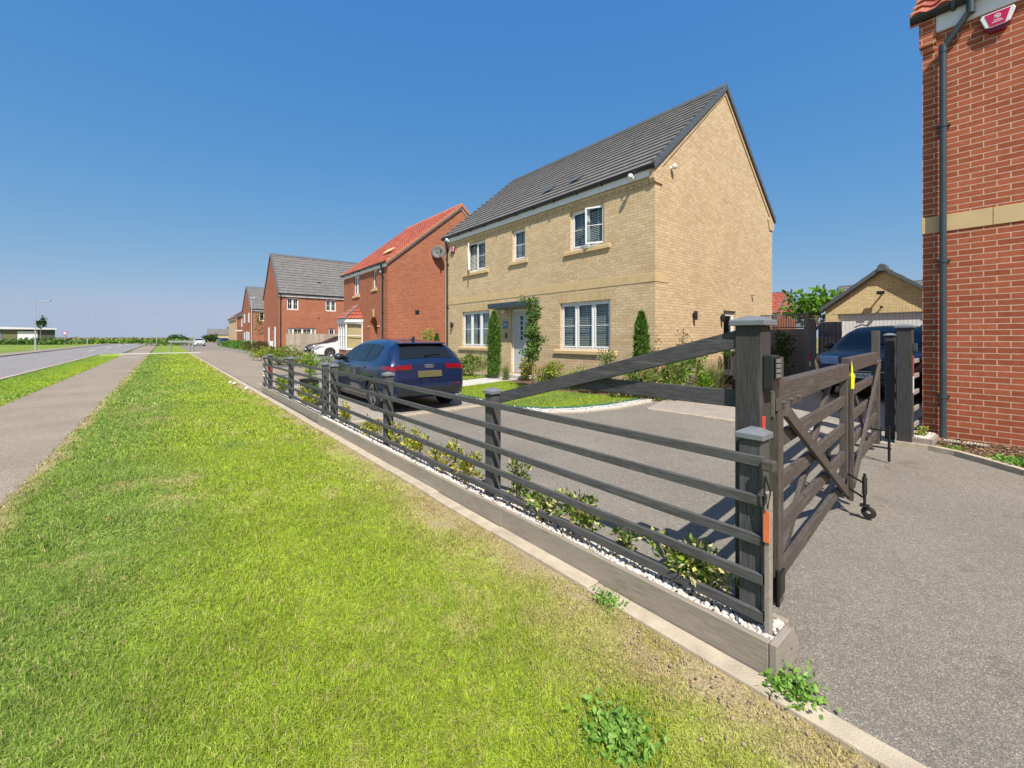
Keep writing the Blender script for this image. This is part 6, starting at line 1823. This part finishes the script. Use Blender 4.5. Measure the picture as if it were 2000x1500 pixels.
hedge('hedge', -82, -43, 5.6, .95, 1.2, 5200, [(.07, .19, .02), (.10, .24, .03), (.14, .28, .04)], 'long low bright green hedge along the private drive', .22)
young_tree('young_tree', -52.5, 6.0, 4.2, 'thin young tree in front of the second gabled house', 420, .8, 1.6, [(.20, .20, .05), (.26, .24, .07), (.14, .17, .04)], .16, sticks=14)
young_tree('young_tree', u2x(836, 7.0), 7.0, 1.75, 'young leafy tree at the far end of the buff house beside the blue car', 420, .42, .5, LIMEG, .10, sticks=12)
bed_shrub(850, 6.8, (.5, .4, .40), 500, PHOT, 'mixed shrub behind the blue car at the far end of the buff house', .08)
bed_shrub(885, 6.6, (.35, .35, .30), 350, LIMEG, 'lime shrub left of the bushy one under the far window', .08)

# broad leaved tree behind the garden fence
bt = empty('garden_tree', (-4.6, 17.6, .25), 0, 'bright green broad leaved tree rising behind the garden fence', 'tree')
mb = MB(); mb.tube([(0, 0, 0), (.05, 0, 1.2), (0, .05, 2.0)], .07, 8, r1=.04)
for k in range(9):
    a = k * .7; mb.tube([(0, 0, 1.4 + .06 * k), (.5 * math.cos(a), .5 * math.sin(a), 2.1 + .05 * k), (1.1 * math.cos(a), 1.1 * math.sin(a), 2.5 + .05 * (k % 4))], .028, 6, r1=.006)
mb.build('trunk', MT['bark'], bt, smooth=True)
P, q = clump_pts(900, (1.15, 1.15, .75), 26, .26); P[:, 2] += 2.45
V, F, C = leafquads(P, .22, [(.10, .24, .02), (.15, .31, .03), (.21, .38, .05)], None, .6, (0, 0, .9), .2, dirs=q); np_mesh('crown', V, F, C, MT['leaf'], bt)

# ------------------------------------------------------------------ far street: lamps, railing, sign, warehouse, country
def street_lamp(x, y, h, arm, label, rz=0):
    r = empty('street_lamp', (x, y, 0), rz, label, 'street lamp', 'grey street lamps')
    mb = MB(); mb.tube([(0, 0, 0), (0, 0, 1.2)], .09, 10); mb.tube([(0, 0, 1.2), (0, 0, h)], .06, 10, r1=.045); mb.build('column', MT['lamp_grey'], r, smooth=True, sharp=40)
    mb = MB()
    if arm: mb.tube([(0, 0, h - .02), (arm * .25, 0, h + .12), (arm, 0, h + .18)], .04, 8)
    mb.box(arm - .1, arm + .55, -.13, .13, h + (.12 if arm else 0), h + (.24 if arm else .14)); mb.build('lantern', MT['lamp_grey'], r, bevel=.02)
    return r
V60 = math.atan2(.636, .772)
street_lamp(-74.6, -13.9, 5.75, 1.0, 'nearest street lamp, across the road beside the warehouse', R(60))
street_lamp(-130, -15.0, 5.9, 1.0, 'smaller street lamp farther along the far side of the road', R(60))
street_lamp(-131, -3.4, 5.9, 1.0, 'street lamp standing on the verge between footpath and road', R(240))
street_lamp(-52.5, 7.6 - 2.3, 5.7, 0, 'slim straight lamp column in front of the gabled brick houses', R(40))
street_lamp(-150, 5.2, 5.6, .6, 'faint far lamp beyond the two cars on the drive', R(60))
rl = empty('guard_rail', (-54.3, -.6, 0), R(52), 'grey metal guard rail at the end of the mown verge', 'railing')
mb = MB()
for x in (-1.1, .75, 1.1): mb.box(x - .04, x + .04, -.04, .04, 0, 1.2)
mb.build('posts', MT['galv'], rl)
mb = MB(); mb.box(-1.3, 1.3, -.075, -.055, 1.0, 1.2); mb.build('rail', MT['galv'], rl)
gs = empty('road_sign', (-135, -19, 0), R(50), 'triangular road sign seen from behind far across the road', 'sign')
mb = MB(); mb.tube([(0, 0, 0), (0, 0, 2.9)], .05, 8); mb.build('pole', MT['lamp_grey'], gs); mb = MB(); mb.prism([(-.65, 2.9), (.65, 2.9), (0, 1.8)], 'y', -.06, -.03); mb.build('plate', MT['alarm_red'], gs); mb = MB(); mb.prism([(-.4, 2.78), (.4, 2.78), (0, 2.1)], 'y', -.067, -.0601); mb.build('face', MT['white'], gs)
wh = empty('warehouse', (-240.5, -43, 0), R(100), 'low white roofed warehouse at the left edge of the view', 'warehouse')
MT['wh_dark'] = simple('dark_cladding', (.075, .09, .065), .6, var=.15); MT['wh_glass'] = glass_mat('warehouse_glass', dark=(.16, .22, .28)); MT['wh_roof'] = simple('pale_roof', (.72, .73, .73), .5, var=.05)
mb = MB(); mb.box(-26, 8, 0, 24, 0, 4.7); mb.build('wall', MT['wh_dark'], wh)
mb = MB(); mb.box(-1.6, 3.4, -.2, -.02, .6, 4.0); mb.build('loading_door', MT['white'], wh)
mb = MB(); mb.box(-8.3, -5.4, -.2, -.02, .6, 4.2); mb.box(-20, -12, -.2, -.02, .6, 4.2); mb.build('window', MT['wh_glass'], wh)
mb = MB(); mb.prism([(-26.5, 4.71), (-26.5, 6.1), (8.4, 5.2), (8.4, 4.71)], 'y', -1.2, 24.5); mb.build('roof', MT['wh_roof'], wh)
mb = MB(); mb.box(-5.3, -1.7, -.15, -.02, 0, 4.6); mb.build('brown_panel', simple('olive_cladding', (.17, .16, .075), .6), wh)
for x, y, rz, pm, lab in ((-222, -40, 60, 'p_white', 'white car parked before the warehouse'), (-220, -47, 50, 'p_white', 'second white car by the warehouse, near the frame edge')):
    make_car('parked_car', HATCH, pm, (x, y, 0), R(rz), lab, detail=False)
tr = empty('field_tree', (-232.5, -37.5, 0), 0, 'small windswept tree beside the warehouse', 'tree')
mb = MB(); mb.tube([(0, 0, 0), (.2, 0, 4), (.3, 0, 7)], .15, 6, r1=.05); mb.build('trunk', MT['bark'], tr)
P, q = clump_pts(300, (1.6, 1.6, 2.2), 10, .4); P[:, 2] += 7.6
V, F, C = leafquads(P, .8, DEEP, None, .6, None, .25); np_mesh('crown', V, F, C, MT['leaf'], tr)
twt = empty('water_tower', (-640, 62, 0), 0, 'dark water tower on the far horizon', 'water tower')
mb = MB(); mb.lathe([(0, 0), (1.7, 0), (1.3, 11), (3.2, 13.5), (3.4, 16), (0, 17)], 16); mb.build('tower', simple('far_concrete', (.22, .24, .25), .9), twt, smooth=True, sharp=40)
def mass(name, x0, x1, y0, y1, h, n, size, pal, label):
    t = rng.random(n)
    P = np.stack([x0 + (x1 - x0) * t + rng.normal(size=n) * 1.5, y0 + (y1 - y0) * t + rng.normal(size=n) * 1.5, rng.random(n) * h * (.6 + .7 * vnoise(t * 40, t * 0 + 1.5, 5))], 1)
    V, F, C = leafquads(P, size, pal, None, .6, (0, 0, .8), .25)
    o = np_mesh(name, V, F, C, MT['leaf']); tag(o, label, 'hedgerow', kind='stuff'); return o
mass('hedgerow', -135, -170, -19, -60, 1.1, 4500, .7, GREEN + [(.16, .22, .07)], 'green hedge across the far side of the road')
mass('hedgerow', -150, -150, -18, 2, .95, 3500, .6, GREEN + LIMEG, 'green growth along the edge of the far field')
mass('hedgerow', -104, -104, -2.8, .6, .9, 500, .35, GREEN, 'green weeds beyond the parked white car')
STR = [(.46, .37, .22), (.40, .32, .18), (.36, .32, .17), (.26, .27, .11)]
mass('tall_grass', -260, -330, -165, 30, 1.25, 9000, .9, STR, 'tall straw coloured grass and reeds filling the far field')
mass('tall_grass', -420, -560, -300, 90, 1.5, 7000, 1.4, STR + GREEN[:1], 'far straw and green field growth along the horizon')
for x, y, r, lab in ((-165, 1.0, (3.2, 3, 1.2), 'rounded dark green bush behind the far white car'), (-160, 9.5, (3.0, 3, 1.3), 'dark green bush before the bungalow')):
    shrub('field_bush', (x, y, 0), r, 900, .55, DEEP + GREEN[:1], lab, 'bush', None, 18, stems=False)
